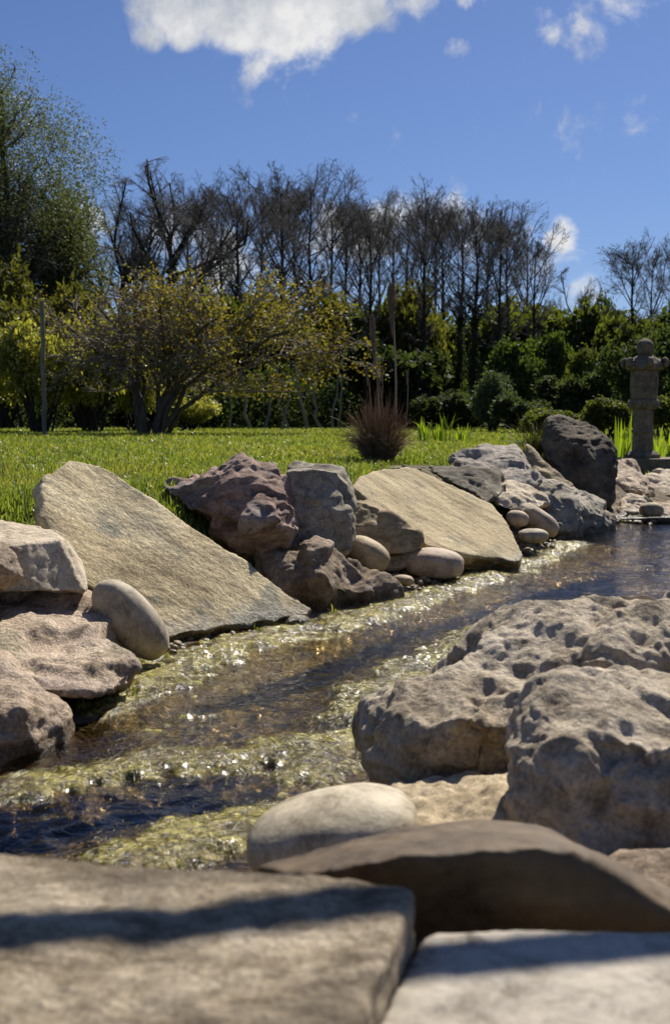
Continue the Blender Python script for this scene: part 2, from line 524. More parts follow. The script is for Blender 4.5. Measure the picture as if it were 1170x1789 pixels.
# water sheet
ys = np.concatenate([np.geomspace(.95, 8.2, 330)])
xs = np.linspace(-3.2, 7.2, 520)
xs = .35 * np.sinh(np.linspace(np.arcsinh(-3.2 / .35), np.arcsinh(7.2 / .35), 520))
X, Y = np.meshgrid(xs, ys)
turb = np.exp(-(((X + .62) / .40) ** 2 + ((Y - 1.82) / .28) ** 2))
cr, sr = math.cos(-.6), math.sin(-.6)
Pw = np.stack([(X * cr - Y * sr).ravel(), ((X * sr + Y * cr) * 1.9).ravel(), np.zeros(X.size)], 1)
Z = (fbm(Pw * 5, 3) * .0035).reshape(X.shape) + (fbm(Pw * 17, 3) * .0022).reshape(X.shape) + turb * ((ridged(Pw * 9, 3) * .012).reshape(X.shape))
nx, ny = len(xs), len(ys)
ii = (np.arange(ny - 1)[:, None] * nx + np.arange(nx - 1)[None, :]).ravel()
quads = np.stack([ii, ii + 1, ii + nx + 1, ii + nx], 1)
keep = inside(X.ravel(), Y.ravel(), POLY) | (seg_dist(X.ravel(), Y.ravel(), POLY, True) < .25)
quads = quads[keep[quads].all(1)]
tag(link('water', mesh_np('water', np.stack([X.ravel(), Y.ravel(), Z.ravel()], 1), [quads]), M['water']), kind='structure')


# ------------------------------------------------------------------ rocks
def hull_front(front, t, sink=None):
    """visible outline points (photo x, y, metres away) carried back t metres into the bank"""
    pts = [W(*p) for p in front]
    c = sum(pts, Vector()) / len(pts)
    out = list(pts)
    for p in pts:
        dr = (p - Vector((0, 0, CAM_H))).normalized()
        q = p + dr * t
        q = q + (Vector((c.x, q.y, q.z)) - q) * .08
        out.append(q)
    if sink is not None:
        cc = sum(out, Vector()) / len(out)
        out += [Vector((cc.x + (p.x - cc.x) * .92, cc.y + (p.y - cc.y) * .92, sink)) for p in out]
    return out


def slab_pts(plane, outline, th):
    a, b, c = [W(*p) for p in plane]
    n = (b - a).cross(c - a).normalized()
    if n.z < 0:
        n.negate()
    o = Vector((0, 0, CAM_H))
    top = []
    for px, py in outline:
        r = ray(px, py)
        top.append(o + r * ((a - o).dot(n) / r.dot(n)))
    return top + [p - n * th for p in top], n


def voxel(hulls, size):
    bm = bmesh.new()
    for pts in hulls:
        b2 = bmesh.new()
        for p in pts:
            b2.verts.new(p)
        bmesh.ops.convex_hull(b2, input=b2.verts[:])
        bmesh.ops.delete(b2, geom=[v for v in b2.verts if not v.link_faces], context='VERTS')
        bmesh.ops.recalc_face_normals(b2, faces=b2.faces[:])
        tmp = bpy.data.meshes.new('tmp')
        b2.to_mesh(tmp)
        b2.free()
        bm.from_mesh(tmp)
        bpy.data.meshes.remove(tmp)
    me = bm_mesh('tmp', bm)
    o = bpy.data.objects.new('tmp', me)
    COL.objects.link(o)
    md = o.modifiers.new('r', 'REMESH')
    md.mode = 'VOXEL'
    md.voxel_size = size
    dg = bpy.context.evaluated_depsgraph_get()
    ev = o.evaluated_get(dg).to_mesh()
    V = np.empty(len(ev.vertices) * 3)
    ev.vertices.foreach_get('co', V)
    L = np.empty(len(ev.loops), dtype=np.int64)
    ev.loops.foreach_get('vertex_index', L)
    nv = np.empty(len(ev.polygons), dtype=np.int64)
    ev.polygons.foreach_get('loop_total', nv)
    E = np.empty(len(ev.edges) * 2, dtype=np.int64)
    ev.edges.foreach_get('vertices', E)
    o.evaluated_get(dg).to_mesh_clear()
    bpy.data.objects.remove(o)
    bpy.data.meshes.remove(me)
    assert (nv == 4).all()
    return V.reshape(-1, 3), L.reshape(-1, 4), E.reshape(-1, 2)


def smooth(V, E, it):
    n = np.bincount(E.ravel(), minlength=len(V)).astype(float)[:, None]
    for _ in range(it):
        s = np.stack([np.bincount(E[:, 0], V[E[:, 1], k], len(V)) + np.bincount(E[:, 1], V[E[:, 0], k], len(V)) for k in range(3)], 1)
        V = .5 * V + .5 * s / n
    return V


def vnormals(V, Q):
    fn = np.cross(V[Q[:, 2]] - V[Q[:, 0]], V[Q[:, 3]] - V[Q[:, 1]])
    N = np.stack([sum(np.bincount(Q[:, j], fn[:, k], len(V)) for j in range(4)) for k in range(3)], 1)
    return N / (np.linalg.norm(N, axis=1)[:, None] + 1e-12)


SEED = [0]


def norm_(a):
    return a / np.linalg.norm(a)


def rock(name, label, cat, hulls, mat, size=.012, round_=4, lump=.02, lf=5, crag=.008, cf=14, chips=0, chip=.012, strata=None, dents=(), group=None, fine=.0015):
    SEED[0] += 1
    rg = np.random.default_rng(100 + SEED[0])
    off = rg.uniform(-40, 40, 3)
    size *= .74
    V, Q, E = voxel(hulls, size)
    V = smooth(V, E, round_)
    N = vnormals(V, Q)
    wv = V + .02 * np.stack([fbm(V * 9 + off, 2), fbm(V * 9 + off + 31, 2), fbm(V * 9 + off + 67, 2)], 1)
    an = wv * np.array([1, 1, 1.7]) @ np.array(Euler((.5, .3, rg.uniform(0, 3))).to_matrix())
    lump *= .55
    chip *= 1.35
    dsp = lump * fbm(V * lf + off, 2) - crag * .55 * ridged(an * cf + off, 5, .58) + crag * .6 * fbm(an * cf * 2.1 + off, 4, .6) + fine * fbm(V * 70 + off, 3)
    for chips, chip in ((chips, chip), (chips * 5, chip * .36)):
        if not chips:
            continue
        s = V[rg.integers(0, len(V), chips)]
        d2 = np.stack([((wv - c) ** 2).sum(1) for c in s], 1)
        warp = .0
        k = np.argsort(d2 + warp, axis=1)[:, :2]
        f1 = np.sqrt(d2[np.arange(len(V)), k[:, 0]])
        f2 = np.sqrt(d2[np.arange(len(V)), k[:, 1]])
        o1 = rg.uniform(-1, 1, chips)
        g = rg.normal(size=(chips, 3)) * (2.6 if chip > .005 else 7)
        val = lambda i: o1[i] * chip + ((V - s[i]) * g[i]).sum(1) * chip * 3
        wgt = sstep(0, .25, (f2 - f1) / (f1 + 1e-6)) * .5
        dsp = dsp + val(k[:, 0]) * (.5 + wgt) + val(k[:, 1]) * (.5 - wgt)
    if not strata and crag > .0065:
        tn = norm_(np.array([rg.normal(0, .45), rg.normal(0, .45), 1.0]))
        hh_ = V @ tn * rg.uniform(20, 30) + fbm(V * 3.5 + off, 3) * 1.4
        stair = np.floor(hh_) + sstep(.72, 1.0, hh_ % 1) - hh_
        dsp = dsp + crag * .75 * stair * sstep(-.15, .25, fbm(V * 4 + off + 9, 2)) * sstep(.1, .6, 1 - np.abs(N @ tn))
    if strata:
        n, a, fr = strata
        em = sstep(.2, .75, 1 - np.abs(N @ np.array(n)))
        dsp = dsp + em * (.020 * fbm(V * 11 + off, 3) + .006 * ridged(V * 30 + off, 2))
        h = V @ np.array(n) * fr + fbm(V * 3 + off, 3) * 1.2
        dsp = dsp + a * (np.abs((h % 1) - .5) * 2 - .5) * sstep(.2, .75, 1 - np.abs(N @ np.array(n)))
    V = V + N * dsp[:, None]
    for px, py, d, r, dep in dents:
        c = np.array(W(px, py, d))
        rr = np.linalg.norm(V - c, axis=1) * (1 + .35 * perlin(V * 30 + off))
        V = V - N * (dep * (1 - sstep(.35, 1, rr / r)))[:, None]
    V = smooth(V, E, 1)
    base = np.array([V[:, 0].mean(), V[:, 1].mean(), V[:, 2].min()])
    me = mesh_np(name, V - base, [Q])
    return tag(link(name, me, mat, loc=base), label, cat, group)


def pebble(name, label, c, axes, rot, mat, cat='pebble', group=None, sub=5, rough=.05, pw=2.3, dents=()):
    SEED[0] += 1
    rg = np.random.default_rng(200 + SEED[0])
    bm = bmesh.new()
    bmesh.ops.create_icosphere(bm, subdivisions=sub, radius=1)
    V = np.array([v.co[:] for v in bm.verts])
    Fc = np.array([[v.index for v in f.verts] for f in bm.faces])
    bm.free()
    V = V / (np.abs(V) ** pw).sum(1)[:, None] ** (1 / pw)
    off = rg.uniform(-30, 30, 3)
    V = V * (1 + rough * 1.6 * fbm(V * 1.1 + off, 2) + rough * .25 * fbm(V * 5 + off, 3))[:, None]
    V = V * np.array(axes)
    R = np.array(Euler([math.radians(a) for a in rot]).to_matrix())
    V = V @ R.T
    c = np.array(c)
    for px, py, d, r, dep in dents:
        q = np.array(W(px, py, d)) - c
        rr = np.linalg.norm(V - q, axis=1)
        V = V * (1 - dep / np.linalg.norm(V, axis=1) * (1 - sstep(.2, 1, rr / r)))[:, None]
    zb = V[:, 2].min()
    V[:, 2] -= zb
    me = mesh_np(name, V, [Fc])
    return tag(link(name, me, mat, loc=(c[0], c[1], c[2] + zb)), label, cat, group)


# wooden hand rail over the stream, to the right of and above the picture; its shadow crosses the paving
hr = root('hand_rail', (1.5, 1.94, .1), 'weathered round wooden hand rail on two posts, casting the dark band across the paving', 'rail')
for nm, a, b, r in (('rail', (-2.9, -.52, 1.40), (2.0, .36, 1.40), .021), ('post', (-2.75, -.495, -.4), (-2.75, -.495, 1.38), .03), ('post', (1.6, .288, -.4), (1.6, .288, 1.38), .03)):
    a, b = np.array(a), np.array(b)
    tt = np.linspace(0, 1, 9)[:, None]
    P_ = (a * (1 - tt) + b * tt)[None]
    T_ = (b - a) / np.linalg.norm(b - a)
    u = np.cross(T_, (0.3, .8, .1))
    u /= np.linalg.norm(u)
    w_ = np.cross(T_, u)
    an = np.arange(12) / 12 * 2 * np.pi
    ring = np.cos(an)[:, None] * u + np.sin(an)[:, None] * w_
    V = (P_[0][:, None] + ring[None] * r * (1 + .04 * np.sin(np.arange(9) * 2.1))[:, None, None]).reshape(-1, 3)
    i0 = np.arange(96)
    q = np.stack([i0, i0 // 12 * 12 + (i0 + 1) % 12, i0 // 12 * 12 + (i0 + 1) % 12 + 12, i0 + 12], 1)
    link(nm, mesh_np(nm, V, [q, np.arange(12)[None, ::-1], np.arange(96, 108)[None]]), M['rail_wood'], hr)

# --- left bank, near to far
rock('boulder', 'craggy pale pinkish boulder with mossy flat top at left, overhanging the water', 'boulder',
     [hull_front([(-160, 1010, 2.95), (0, 1018, 2.92), (60, 1012, 2.95), (125, 1022, 2.95), (165, 1040, 2.9), (205, 1090, 2.75), (242, 1160, 2.54), (236, 1192, 2.47), (170, 1215, 2.36), (110, 1205, 2.33), (60, 1165, 2.34), (0, 1145, 2.34), (-160, 1200, 2.2), (150, 1100, 2.62)], .40),
      hull_front([(40, 1120, 2.6), (170, 1180, 2.62), (180, 1240, 2.60), (100, 1260, 2.5)], .3, -.1)],
     M['pink'], .0095, 3, .03, 5, .011, 13, 26, .014)
rock('boulder', 'low wet pinkish boulder at the left edge, its foot glistening in the stream', 'boulder',
     [hull_front([(-160, 1150, 2.32), (0, 1158, 2.3), (60, 1185, 2.3), (108, 1212, 2.3), (128, 1245, 2.26), (120, 1275, 2.22), (60, 1312, 2.14), (0, 1345, 2.05), (-160, 1400, 1.95), (40, 1240, 2.12)], .35, -.12)],
     M['pink'], .0085, 3, .022, 5, .010, 15, 20, .011)
rock('stone_block', 'squared pale stone block with sunlit top at left, resting on the pinkish boulder', 'stone',
     [[W(*p) for p in [(-120, 940, 2.75), (0, 942, 2.8), (30, 950, 2.78), (105, 942, 2.86), (-120, 903, 3.3), (20, 906, 3.3), (90, 920, 3.2), (122, 950, 3.1), (147, 992, 3.0), (149, 1034, 2.86), (60, 1035, 2.75), (-120, 1040, 2.68), (150, 1010, 3.2), (-120, 1000, 3.3)]]],
     M['pale_block'], .009, 1, .006, 6, .0045, 18, 8, .004)
rock('rough_stone', 'small rough brown stone at the far left edge, in front of the squared pale block', 'stone',
     [hull_front([(-90, 935, 2.72), (0, 945, 2.68), (28, 965, 2.65), (45, 1010, 2.62), (10, 1030, 2.6), (-90, 1035, 2.58), (0, 985, 2.56)], .14)], M['brown'], .008, 4, .014, 8, .010, 18)
pebble('cobble', 'oval grey cobble with chipped dark top, propped upright between pinkish boulder and large slab', W(228, 1082, 2.86), (.128, .06, .066), (0, 50, 8), M['peb_grey'], 'cobble', rough=.03, dents=[(203, 1046, 2.78, .035, .022), (212, 1062, 2.78, .03, .014)])
sl, n1_ = slab_pts([(120, 800, 3.55), (545, 1065, 3.55), (285, 1110, 3.15)], [(74, 838), (120, 800), (165, 808), (200, 825), (545, 1062), (540, 1074), (430, 1086), (350, 1100), (285, 1112), (240, 1075), (150, 1020), (110, 960), (74, 905)], .075)
rock('sandstone_slab', 'largest yellowish sandstone slab, leaning from the lawn at left down to the water', 'slab', [sl], M['sand_slab'], .0085, 2, .026, 4,   .0035, 12, 0, .003, strata=(n1_, .006, 42))
rock('red_boulder', 'reddish purple craggy boulder with grey top, beside the largest sandstone slab', 'boulder',
     [hull_front([(287, 852, 4.05), (330, 842, 4.0), (395, 806, 4.05), (440, 797, 4.05), (484, 812, 4.0), (502, 850, 3.9), (520, 885, 3.86), (526, 925, 3.84), (500, 955, 3.84), (430, 955, 3.84), (370, 915, 3.88), (310, 880, 3.95), (400, 850, 3.86), (480, 905, 3.70), (430, 915, 3.72), (440, 850, 3.84)], .3)],
     M['red'], .010, 2, .014, 5, .013, 14, 26, .020)
rock('grey_block', 'upright grey granite block with shaded front, behind the reddish boulder', 'stone',
     [[W(*p) for p in [(497, 822, 4.12), (540, 818, 4.12), (592, 822, 4.12), (611, 855, 4.16), (613, 940, 4.10), (602, 966, 4.05), (545, 960, 4.0), (497, 950, 4.0), (500, 812, 4.5), (600, 815, 4.5), (615, 850, 4.5), (615, 960, 4.4), (500, 960, 4.4)]]],
     M['grey'], .010, 1, .008, 6, .007, 16, 10, .006)
rock('brown_boulder', 'low brown rock with wet dark foot at the water, beneath the reddish boulder', 'rock',
     [hull_front([(440, 962, 3.85), (500, 955, 3.85), (552, 945, 3.85), (605, 978, 3.86), (645, 1002, 3.9), (690, 1022, 3.98), (686, 1048, 3.92), (600, 1068, 3.78), (545, 1066, 3.72), (480, 1030, 3.72), (570, 1005, 3.70), (630, 1030, 3.78)], .3, -.1)],
     M['brown'], .010, 2, .014, 6, .012, 16, 24, .016)
rock('tan_stone', 'thin tan stone set on edge, between the grey block and the smooth tan slab', 'stone',
     [hull_front([(611, 868, 4.5), (640, 876, 4.5), (700, 905, 4.48), (737, 930, 4.46), (741, 948, 4.44), (732, 962, 4.42), (672, 972, 4.38), (612, 945, 4.38)], .09)],
     M['tan_thin'], .010, 2, .008, 6, .005, 16, 12, .006)
rock('tan_stone', 'small wedge of tan stone under the thin tan stone, behind the round pinkish cobble', 'stone',
     [hull_front([(672, 972, 4.42), (735, 958, 4.44), (740, 980, 4.44), (690, 1000, 4.38), (660, 1000, 4.36)], .2)], M['tan_thin'], .011, 3, .01, 7, .006, 16)
pebble('cobble', 'smooth greenish tan cobble below the grey granite block', W(640, 968, 4.24), (.095, .07, .062), (0, 28, 0), M['peb_tan'], 'cobble', rough=.03)
pebble('cobble', 'large round pinkish cobble at the water in front of the smooth tan slab', W(758, 985, 4.45), (.124, .10, .066), (0, 2, 0), M['peb_pink'], 'cobble', rough=.035)
pebble('cobble', 'small flat yellowish pebble at the water, left of the round pinkish cobble', W(704, 1014, 4.2), (.042, .035, .022), (0, 5, 0), M['peb_tan'], rough=.05, sub=4)
pebble('cobble', 'small wet pale stone in the water under the tip of the largest slab', W(510, 1090, 3.5), (.062, .045, .028), (0, -6, 0), M['pale_grey'], rough=.1, sub=4)
sl, n2_ = slab_pts([(640, 825, 5.0), (910, 980, 4.75), (740, 955, 4.55)], [(614, 850), (630, 830), (660, 820), (715, 816), (745, 826), (860, 880), (885, 910), (880, 925), (895, 940), (915, 970), (908, 980), (860, 972), (820, 968), (745, 953), (725, 925), (680, 892)], .085)
rock('tan_slab', 'smooth tan slab in the middle of the bank, sloping to a point over the water', 'slab', [sl], M['tan_slab'], .010, 2, .006, 4, .0025, 12, 0, .0018, strata=(n2_, .005, 40))
rock('dark_slab', 'dark slate slab with thin edge, behind the smooth tan slab', 'slab',
     [hull_front([(750, 822, 5.75), (800, 815, 5.9), (870, 828, 5.85), (893, 850, 5.7), (868, 872, 5.5), (850, 880, 5.45), (810, 852, 5.55)], .25)],
     M['slate'], .013, 2, .01, 6, .008, 14, 14, .010)
rock('pale_slab', 'pale lilac grey slab with ridged sloping top, beside the lawn behind the dark slate', 'slab',
     [hull_front([(786, 804, 6.3), (815, 790, 6.5), (850, 782, 6.6), (905, 788, 6.6), (948, 832, 6.2), (935, 852, 6.0), (880, 842, 6.0), (820, 820, 6.1)], .25)],
     M['lilac'], .013, 2, .016, 6, .016, 13, 18, .012)
rock('tan_stone', 'angular tan stone with flat lit top, right of smooth tan slab above cobbles', 'stone',
     [hull_front([(862, 846, 5.75), (900, 842, 5.85), (952, 866, 5.8), (960, 880, 5.7), (930, 894, 5.55), (890, 892, 5.5), (868, 882, 5.5), (905, 862, 5.6)], .2)],
     M['pale_block'], .012, 2, .012, 7, .008, 15, 12, .010)
pebble('cobble', 'smallest pinkish cobble of the three beside the tip of the tan slab, topmost', W(903, 906, 5.5), (.058, .05, .042), (0, 10, 0), M['peb_pink'], 'cobble', sub=4)
pebble('cobble', 'long pale cobble of the three beside the tip of the tan slab, tilted downhill', W(937, 908, 5.62), (.13, .075, .06), (0, 32, 0), M['peb_pink'], 'cobble', sub=4)
pebble('cobble', 'flat grey cobble of the three beside the tan slab tip, lowest at the water', W(931, 936, 5.35), (.076, .06, .036), (0, 0, 0), M['peb_grey'], 'cobble', sub=4)
rock('pale_boulder', 'weathered pale grey boulder with rounded lobe at the water, below the dark pitted boulder', 'boulder',
     [hull_front([(898, 846, 6.4), (925, 838, 6.5), (965, 838, 6.5), (1010, 852, 6.5), (1062, 876, 6.5), (1066, 898, 6.4), (1040, 915, 6.3), (985, 918, 6.2), (950, 890, 6.1), (915, 868, 6.2)], .3, -.05),
      hull_front([(952, 872, 6.1), (975, 866, 6.15), (1000, 880, 6.1), (1012, 908, 6.05), (1004, 924, 6.0), (975, 928, 5.95), (955, 905, 5.98)], .25, -.08)],
     M['pale_grey'], .013, 3, .026, 6, .018, 12, 20, .016)
rock('waterside_stone', 'greenish low stone at the water between pale boulder and flat dark slab', 'stone',
     [hull_front([(1020, 892, 6.5), (1055, 890, 6.6), (1075, 900, 6.6), (1078, 916, 6.55), (1040, 922, 6.4), (1018, 918, 6.35)], .25, -.05)], M['brown'], .013, 3, .02, 8, .012, 14)
rock('leaning_slab', 'sunlit flat sliver of pale stone leaning against the dark pitted boulder', 'slab',
     [hull_front([(915, 774, 7.0), (925, 778, 7.0), (960, 808, 6.9), (1003, 848, 6.75), (990, 858, 6.7), (950, 846, 6.75), (918, 824, 6.85)], .09)],
     M['tan_thin'], .013, 2, .008, 6, .005, 14, 8, .006)
rock('pitted_boulder', 'tall dark pitted boulder with deep holes, standing above the pale boulder', 'boulder',
     [hull_front([(938, 776, 7.1), (956, 734, 7.2), (975, 728, 7.25), (1036, 752, 7.25), (1069, 785, 7.2), (1067, 832, 7.1), (1056, 870, 7.05), (1030, 868, 6.95), (990, 845, 6.9), (950, 800, 6.95), (1020, 800, 6.9)], .4)],
     M['tufa'], .013, 2, .02, 5, .013, 11, 14, .012, dents=[(1014, 785, 6.95, .06, .06), (1020, 800, 6.92, .05, .07), (992, 800, 6.95, .08, .05), (1036, 830, 7.0, .06, .08), (973, 762, 7.05, .03, .04), (1035, 780, 7.05, .04, .03), (1010, 822, 6.95, .05, .05)])
rock('pink_rock', 'pinkish tan rock with grey top, right of the dark pitted boulder', 'rock',
     [hull_front([(1060, 830, 7.9), (1070, 810, 8.1), (1105, 812, 8.1), (1130, 838, 8.0), (1132, 870, 7.8), (1110, 882, 7.7), (1070, 880, 7.6), (1095, 850, 7.65)], .3)], M['pink'], .015, 3, .025, 6, .014, 13, 12, .014)
rock('small_block', 'small square brown stone block at the foot of the dark pitted boulder', 'stone',
     [hull_front([(1056, 860, 7.4), (1082, 858, 7.45), (1086, 872, 7.4), (1080, 886, 7.3), (1058, 884, 7.3)], .12)], M['brown'], .011, 2, .005, 8, .004, 15)
rock('tan_rock', 'broad layered tan rock at the right edge in front of the lantern', 'rock',
     [hull_front([(1118, 840, 8.1), (1150, 822, 8.3), (1220, 826, 8.3), (1260, 850, 8.2), (1260, 890, 7.8), (1180, 888, 7.8), (1150, 870, 7.85)], .4)], M['pale_block'], .016, 3, .02, 5, .012, 12, 12, .014, strata=((.1, 0, .99), .010, 18))
rock('low_rock', 'low flat brownish rock between pinkish rock and flat waterside slab', 'rock',
     [hull_front([(1076, 888, 7.4), (1100, 876, 7.55), (1150, 876, 7.6), (1250, 892, 7.6), (1250, 905, 7.3), (1090, 903, 7.2)], .35)], M['brown'], .015, 3, .02, 6, .010, 13)
rock('waterside_rock', 'small tan rock at the foot of the pinkish rock, beside the square brown block', 'rock',
     [hull_front([(1084, 878, 7.3), (1100, 868, 7.4), (1126, 872, 7.4), (1130, 890, 7.25), (1108, 898, 7.15), (1086, 894, 7.15)], .2, 0)], M['pale_block'], .012, 2, .02, 8, .010, 15, 10, .010)
rock('waterside_rock', 'brownish wet rock wedged between pale boulder and flat waterside slab', 'rock',
     [hull_front([(1062, 884, 7.1), (1080, 888, 7.15), (1094, 898, 7.1), (1088, 910, 7.0), (1066, 912, 6.9), (1056, 900, 6.95)], .2, -.05)], M['brown'], .012, 2, .02, 8, .010, 15, 10, .010)
rock('waterside_rock', 'pinkish rock right of the rounded brown cobble, above the flat waterside slab', 'rock',
     [hull_front([(1150, 884, 7.3), (1172, 872, 7.45), (1215, 872, 7.45), (1240, 890, 7.3), (1220, 900, 7.15), (1160, 900, 7.15)], .25, 0)], M['pink'], .012, 2, .02, 8, .010, 15, 10, .010)
pebble('cobble', 'rounded brown cobble sitting on the low flat rock by the waterside slab', W(1137, 891, 7.08), (.078, .06, .05), (0, 0, 0), M['peb_tan'], 'cobble', sub=4)
rock('waterside_slab', 'flat dark edged slab with bright top, overhanging the pond at the right', 'slab',
     [[W(*p) for p in [(1080, 905, 6.95), (1180, 903, 6.9), (1330, 903, 6.9), (1090, 898, 7.3), (1330, 897, 7.3), (1084, 913, 6.95), (1180, 915, 6.9), (1330, 915, 6.9), (1090, 912, 7.3), (1330, 912, 7.3)]]], M['slate'], .012, 2, .004, 6, .004, 14)

pebble('stream_pebble', 'small white stone breaking the surface between the two dark channels of the stream', W(214, 1338, 2.06), (.022, .018, .014), (0, 5, 0), M['peb_white'], sub=4, rough=.12)

# --- right foreground
rock('weathered_boulder', 'large pitted pale boulder on the right bank, its left nose over the stream', 'boulder',
     [hull_front([(770, 1190, 1.78), (800, 1145, 1.82), (832, 1108, 1.88), (900, 1072, 1.92), (980, 1048, 1.96), (1060, 1042, 1.98), (1200, 1044, 1.98), (1380, 1070, 1.98), (1380, 1300, 1.75), (1000, 1320, 1.66), (850, 1300, 1.66), (900, 1180, 1.70), (1050, 1140, 1.74)], .3),
      hull_front([(640, 1276, 1.74), (652, 1240, 1.76), (700, 1206, 1.78), (790, 1165, 1.8), (880, 1180, 1.74), (900, 1300, 1.62), (870, 1350, 1.6), (722, 1402, 1.60), (690, 1394, 1.62), (655, 1330, 1.68), (730, 1260, 1.62), (820, 1250, 1.58)], .25),
      hull_front([(730, 1360, 1.74), (760, 1300, 1.8), (900, 1385, 1.68), (1300, 1360, 1.75), (1300, 1250, 1.95), (900, 1300, 1.8)], .15, -.08)],
     M['near_boulder'], .0062, 3, .06, 5, .016, 9, 12, .010, fine=.004, dents=[(880, 1330, 1.6, .05, .05), (930, 1150, 1.72, .07, .03), (860, 1215, 1.66, .05, .025)])
rock('weathered_boulder', 'nearer rounded pale boulder at the right edge with deeply shaded front', 'boulder',
     [hull_front([(888, 1345, 1.36), (900, 1275, 1.38), (935, 1215, 1.42), (990, 1182, 1.46), (1080, 1172, 1.48), (1180, 1182, 1.48), (1380, 1195, 1.46), (1380, 1560, 1.22), (1100, 1530, 1.22), (1000, 1500, 1.24), (910, 1450, 1.28), (882, 1400, 1.32), (980, 1290, 1.30), (1100, 1270, 1.30), (1250, 1290, 1.28), (1000, 1370, 1.27)], .22, .1)],
     M['near_boulder'], .0055, 4, .05, 5, .012, 10, 8, .008, fine=.003, dents=[(1150, 1400, 1.26, .12, .04)])
pebble('cobble', 'big smooth cream cobble in the foreground, between yellow algae and brown stone', W(580, 1462, 1.34), (.112, .08, .052), (8, -14, -4), M['peb_white'], 'cobble', rough=.03)
rock('smooth_stone', 'long smooth brown stone in the foreground with shaded front, lying behind the cream paving', 'stone',
     [[W(*p) for p in [(440, 1512, .93), (560, 1472, .98), (700, 1444, 1.02), (830, 1427, 1.04), (950, 1446, 1.02), (1010, 1474, .98), (1060, 1518, .95), (1110, 1556, .92), (1180, 1588, .90), (1330, 1640, .88),
                        (520, 1528, .84), (650, 1503, .815), (716, 1491, .81), (795, 1487, .81), (900, 1482, .815), (960, 1478, .82), (1005, 1486, .82), (1060, 1532, .82), (1120, 1570, .82), (1180, 1598, .82),
                        (560, 1600, .86), (700, 1650, .84), (900, 1672, .835), (1330, 1700, .83), (440, 1580, .98), (600, 1620, 1.0), (1250, 1650, .95), (1000, 1540, 1.05), (700, 1500, 1.1)]]],
     M['near_brown'], .0055, 4, .010, 7, .004, 12)
rock('shaded_stone', 'dull grey stone in the shade at the right edge, between near boulder and brown stone', 'stone',
     [hull_front([(1010, 1520, 1.12), (1080, 1490, 1.14), (1180, 1480, 1.14), (1380, 1500, 1.14), (1380, 1620, 1.0), (1120, 1600, 1.02), (1040, 1560, 1.06)], .1)], M['brown'], .007, 5, .014, 9, .008, 16)
for pts, zt, th, nm, lab, mt in (
        ([(-420, 1478), (0, 1490), (250, 1510), (530, 1530), (700, 1552), (722, 1562), (700, 1620), (660, 1700), (600, 1800), (540, 1950), (-600, 1960)], .33, .048, 'paving_slab', 'weathered grey brown paving slab in the left foreground, out of focus', M['near_paving']),
        ([(735, 1640), (760, 1625), (900, 1622), (1150, 1625), (1400, 1640), (1500, 2000), (560, 2000), (640, 1830), (700, 1720)], .298, .05, 'cream_slab', 'smooth cream paving slab in the right foreground, out of focus', M['cream_paving'])):
    top = [G(px, py, zt) for px, py in pts]
    rock(nm, lab, 'paving slab', [top + [p - Vector((0, 0, th)) for p in top]], mt, .0055, 1, .003 if zt > .3 else .002, 9, .0035 if zt > .3 else .0012, 24, 14 if zt > .3 else 0, .0010)


# ------------------------------------------------------------------ gravel in the gaps (nobody could count it)
def scatter_stones(name, spots, mat):
    ico = bmesh.new()
    bmesh.ops.create_icosphere(ico, subdivisions=2, radius=1)
    B = np.array([v.co[:] for v in ico.verts])
    Fb = np.array([[v.index for v in f.verts] for f in ico.faces])
    ico.free()
    Vs, Fs, k = [], [], 0
    for cx, cy, sx, sy, n, r0, r1, dz in spots:
        x = RNG.normal(cx, sx, n)
        y = RNG.normal(cy, sy, n)
        z = terrain_z(x, y)[0] + dz
        for i in range(n):
            r = RNG.uniform(r0, r1)
            v = B * (1 + .35 * perlin(B * 1.3 + RNG.uniform(-20, 20, 3)))[:, None] * r * RNG.uniform(.6, 1.2, 3)
            a = RNG.uniform(0, 6.28)
            v = v @ np.array([[math.cos(a), -math.sin(a), 0], [math.sin(a), math.cos(a), 0], [0, 0, .8]])
            Vs.append(v + (x[i], y[i], z[i] + r * .25))
            Fs.append(Fb + k)
            k += len(B)
    return tag(link(name, mesh_np(name, np.concatenate(Vs), [np.concatenate(Fs)]), mat), kind='stuff')


pg = W(800, 1395, 1.5)
bmp = [(1.1, 1.9, .35, .35, 300, .008, .03, 0), (1.9, 2.6, .4, .3, 260, .008, .03, 0), (.75, 1.35, .2, .2, 160, .006, .02, 0), (.32, 4.30, .10, .07, 120, .006, .016, 0), (.36, 4.42, .09, .06, 90, .006, .02, .01), (-.30, 3.30, .16, .06, 70, .005, .015, 0), (1.05, 5.6, .12, .12, 110, .008, .022, 0), (1.12, 5.85, .1, .12, 90, .008, .022, .01), (.28, 4.22, .06, .05, 60, .008, .02, 0), (.42, 4.52, .08, .05, 60, .008, .02, 0), (.98, 5.45, .08, .10, 80, .01, .025, 0), (1.75, 7.0, .15, .12, 110, .012, .03, 0), (.62, 6.0, .2, .2, 90, .008, .02, 0), (-.5, 3.15, .05, .08, 50, .008, .02, 0), (2.5, 8.2, .5, .7, 260, .012, .04, 0), (1.35, 6.3, .12, .2, 80, .01, .03, 0)]
scatter_stones('gravel', bmp, M['gravel'])
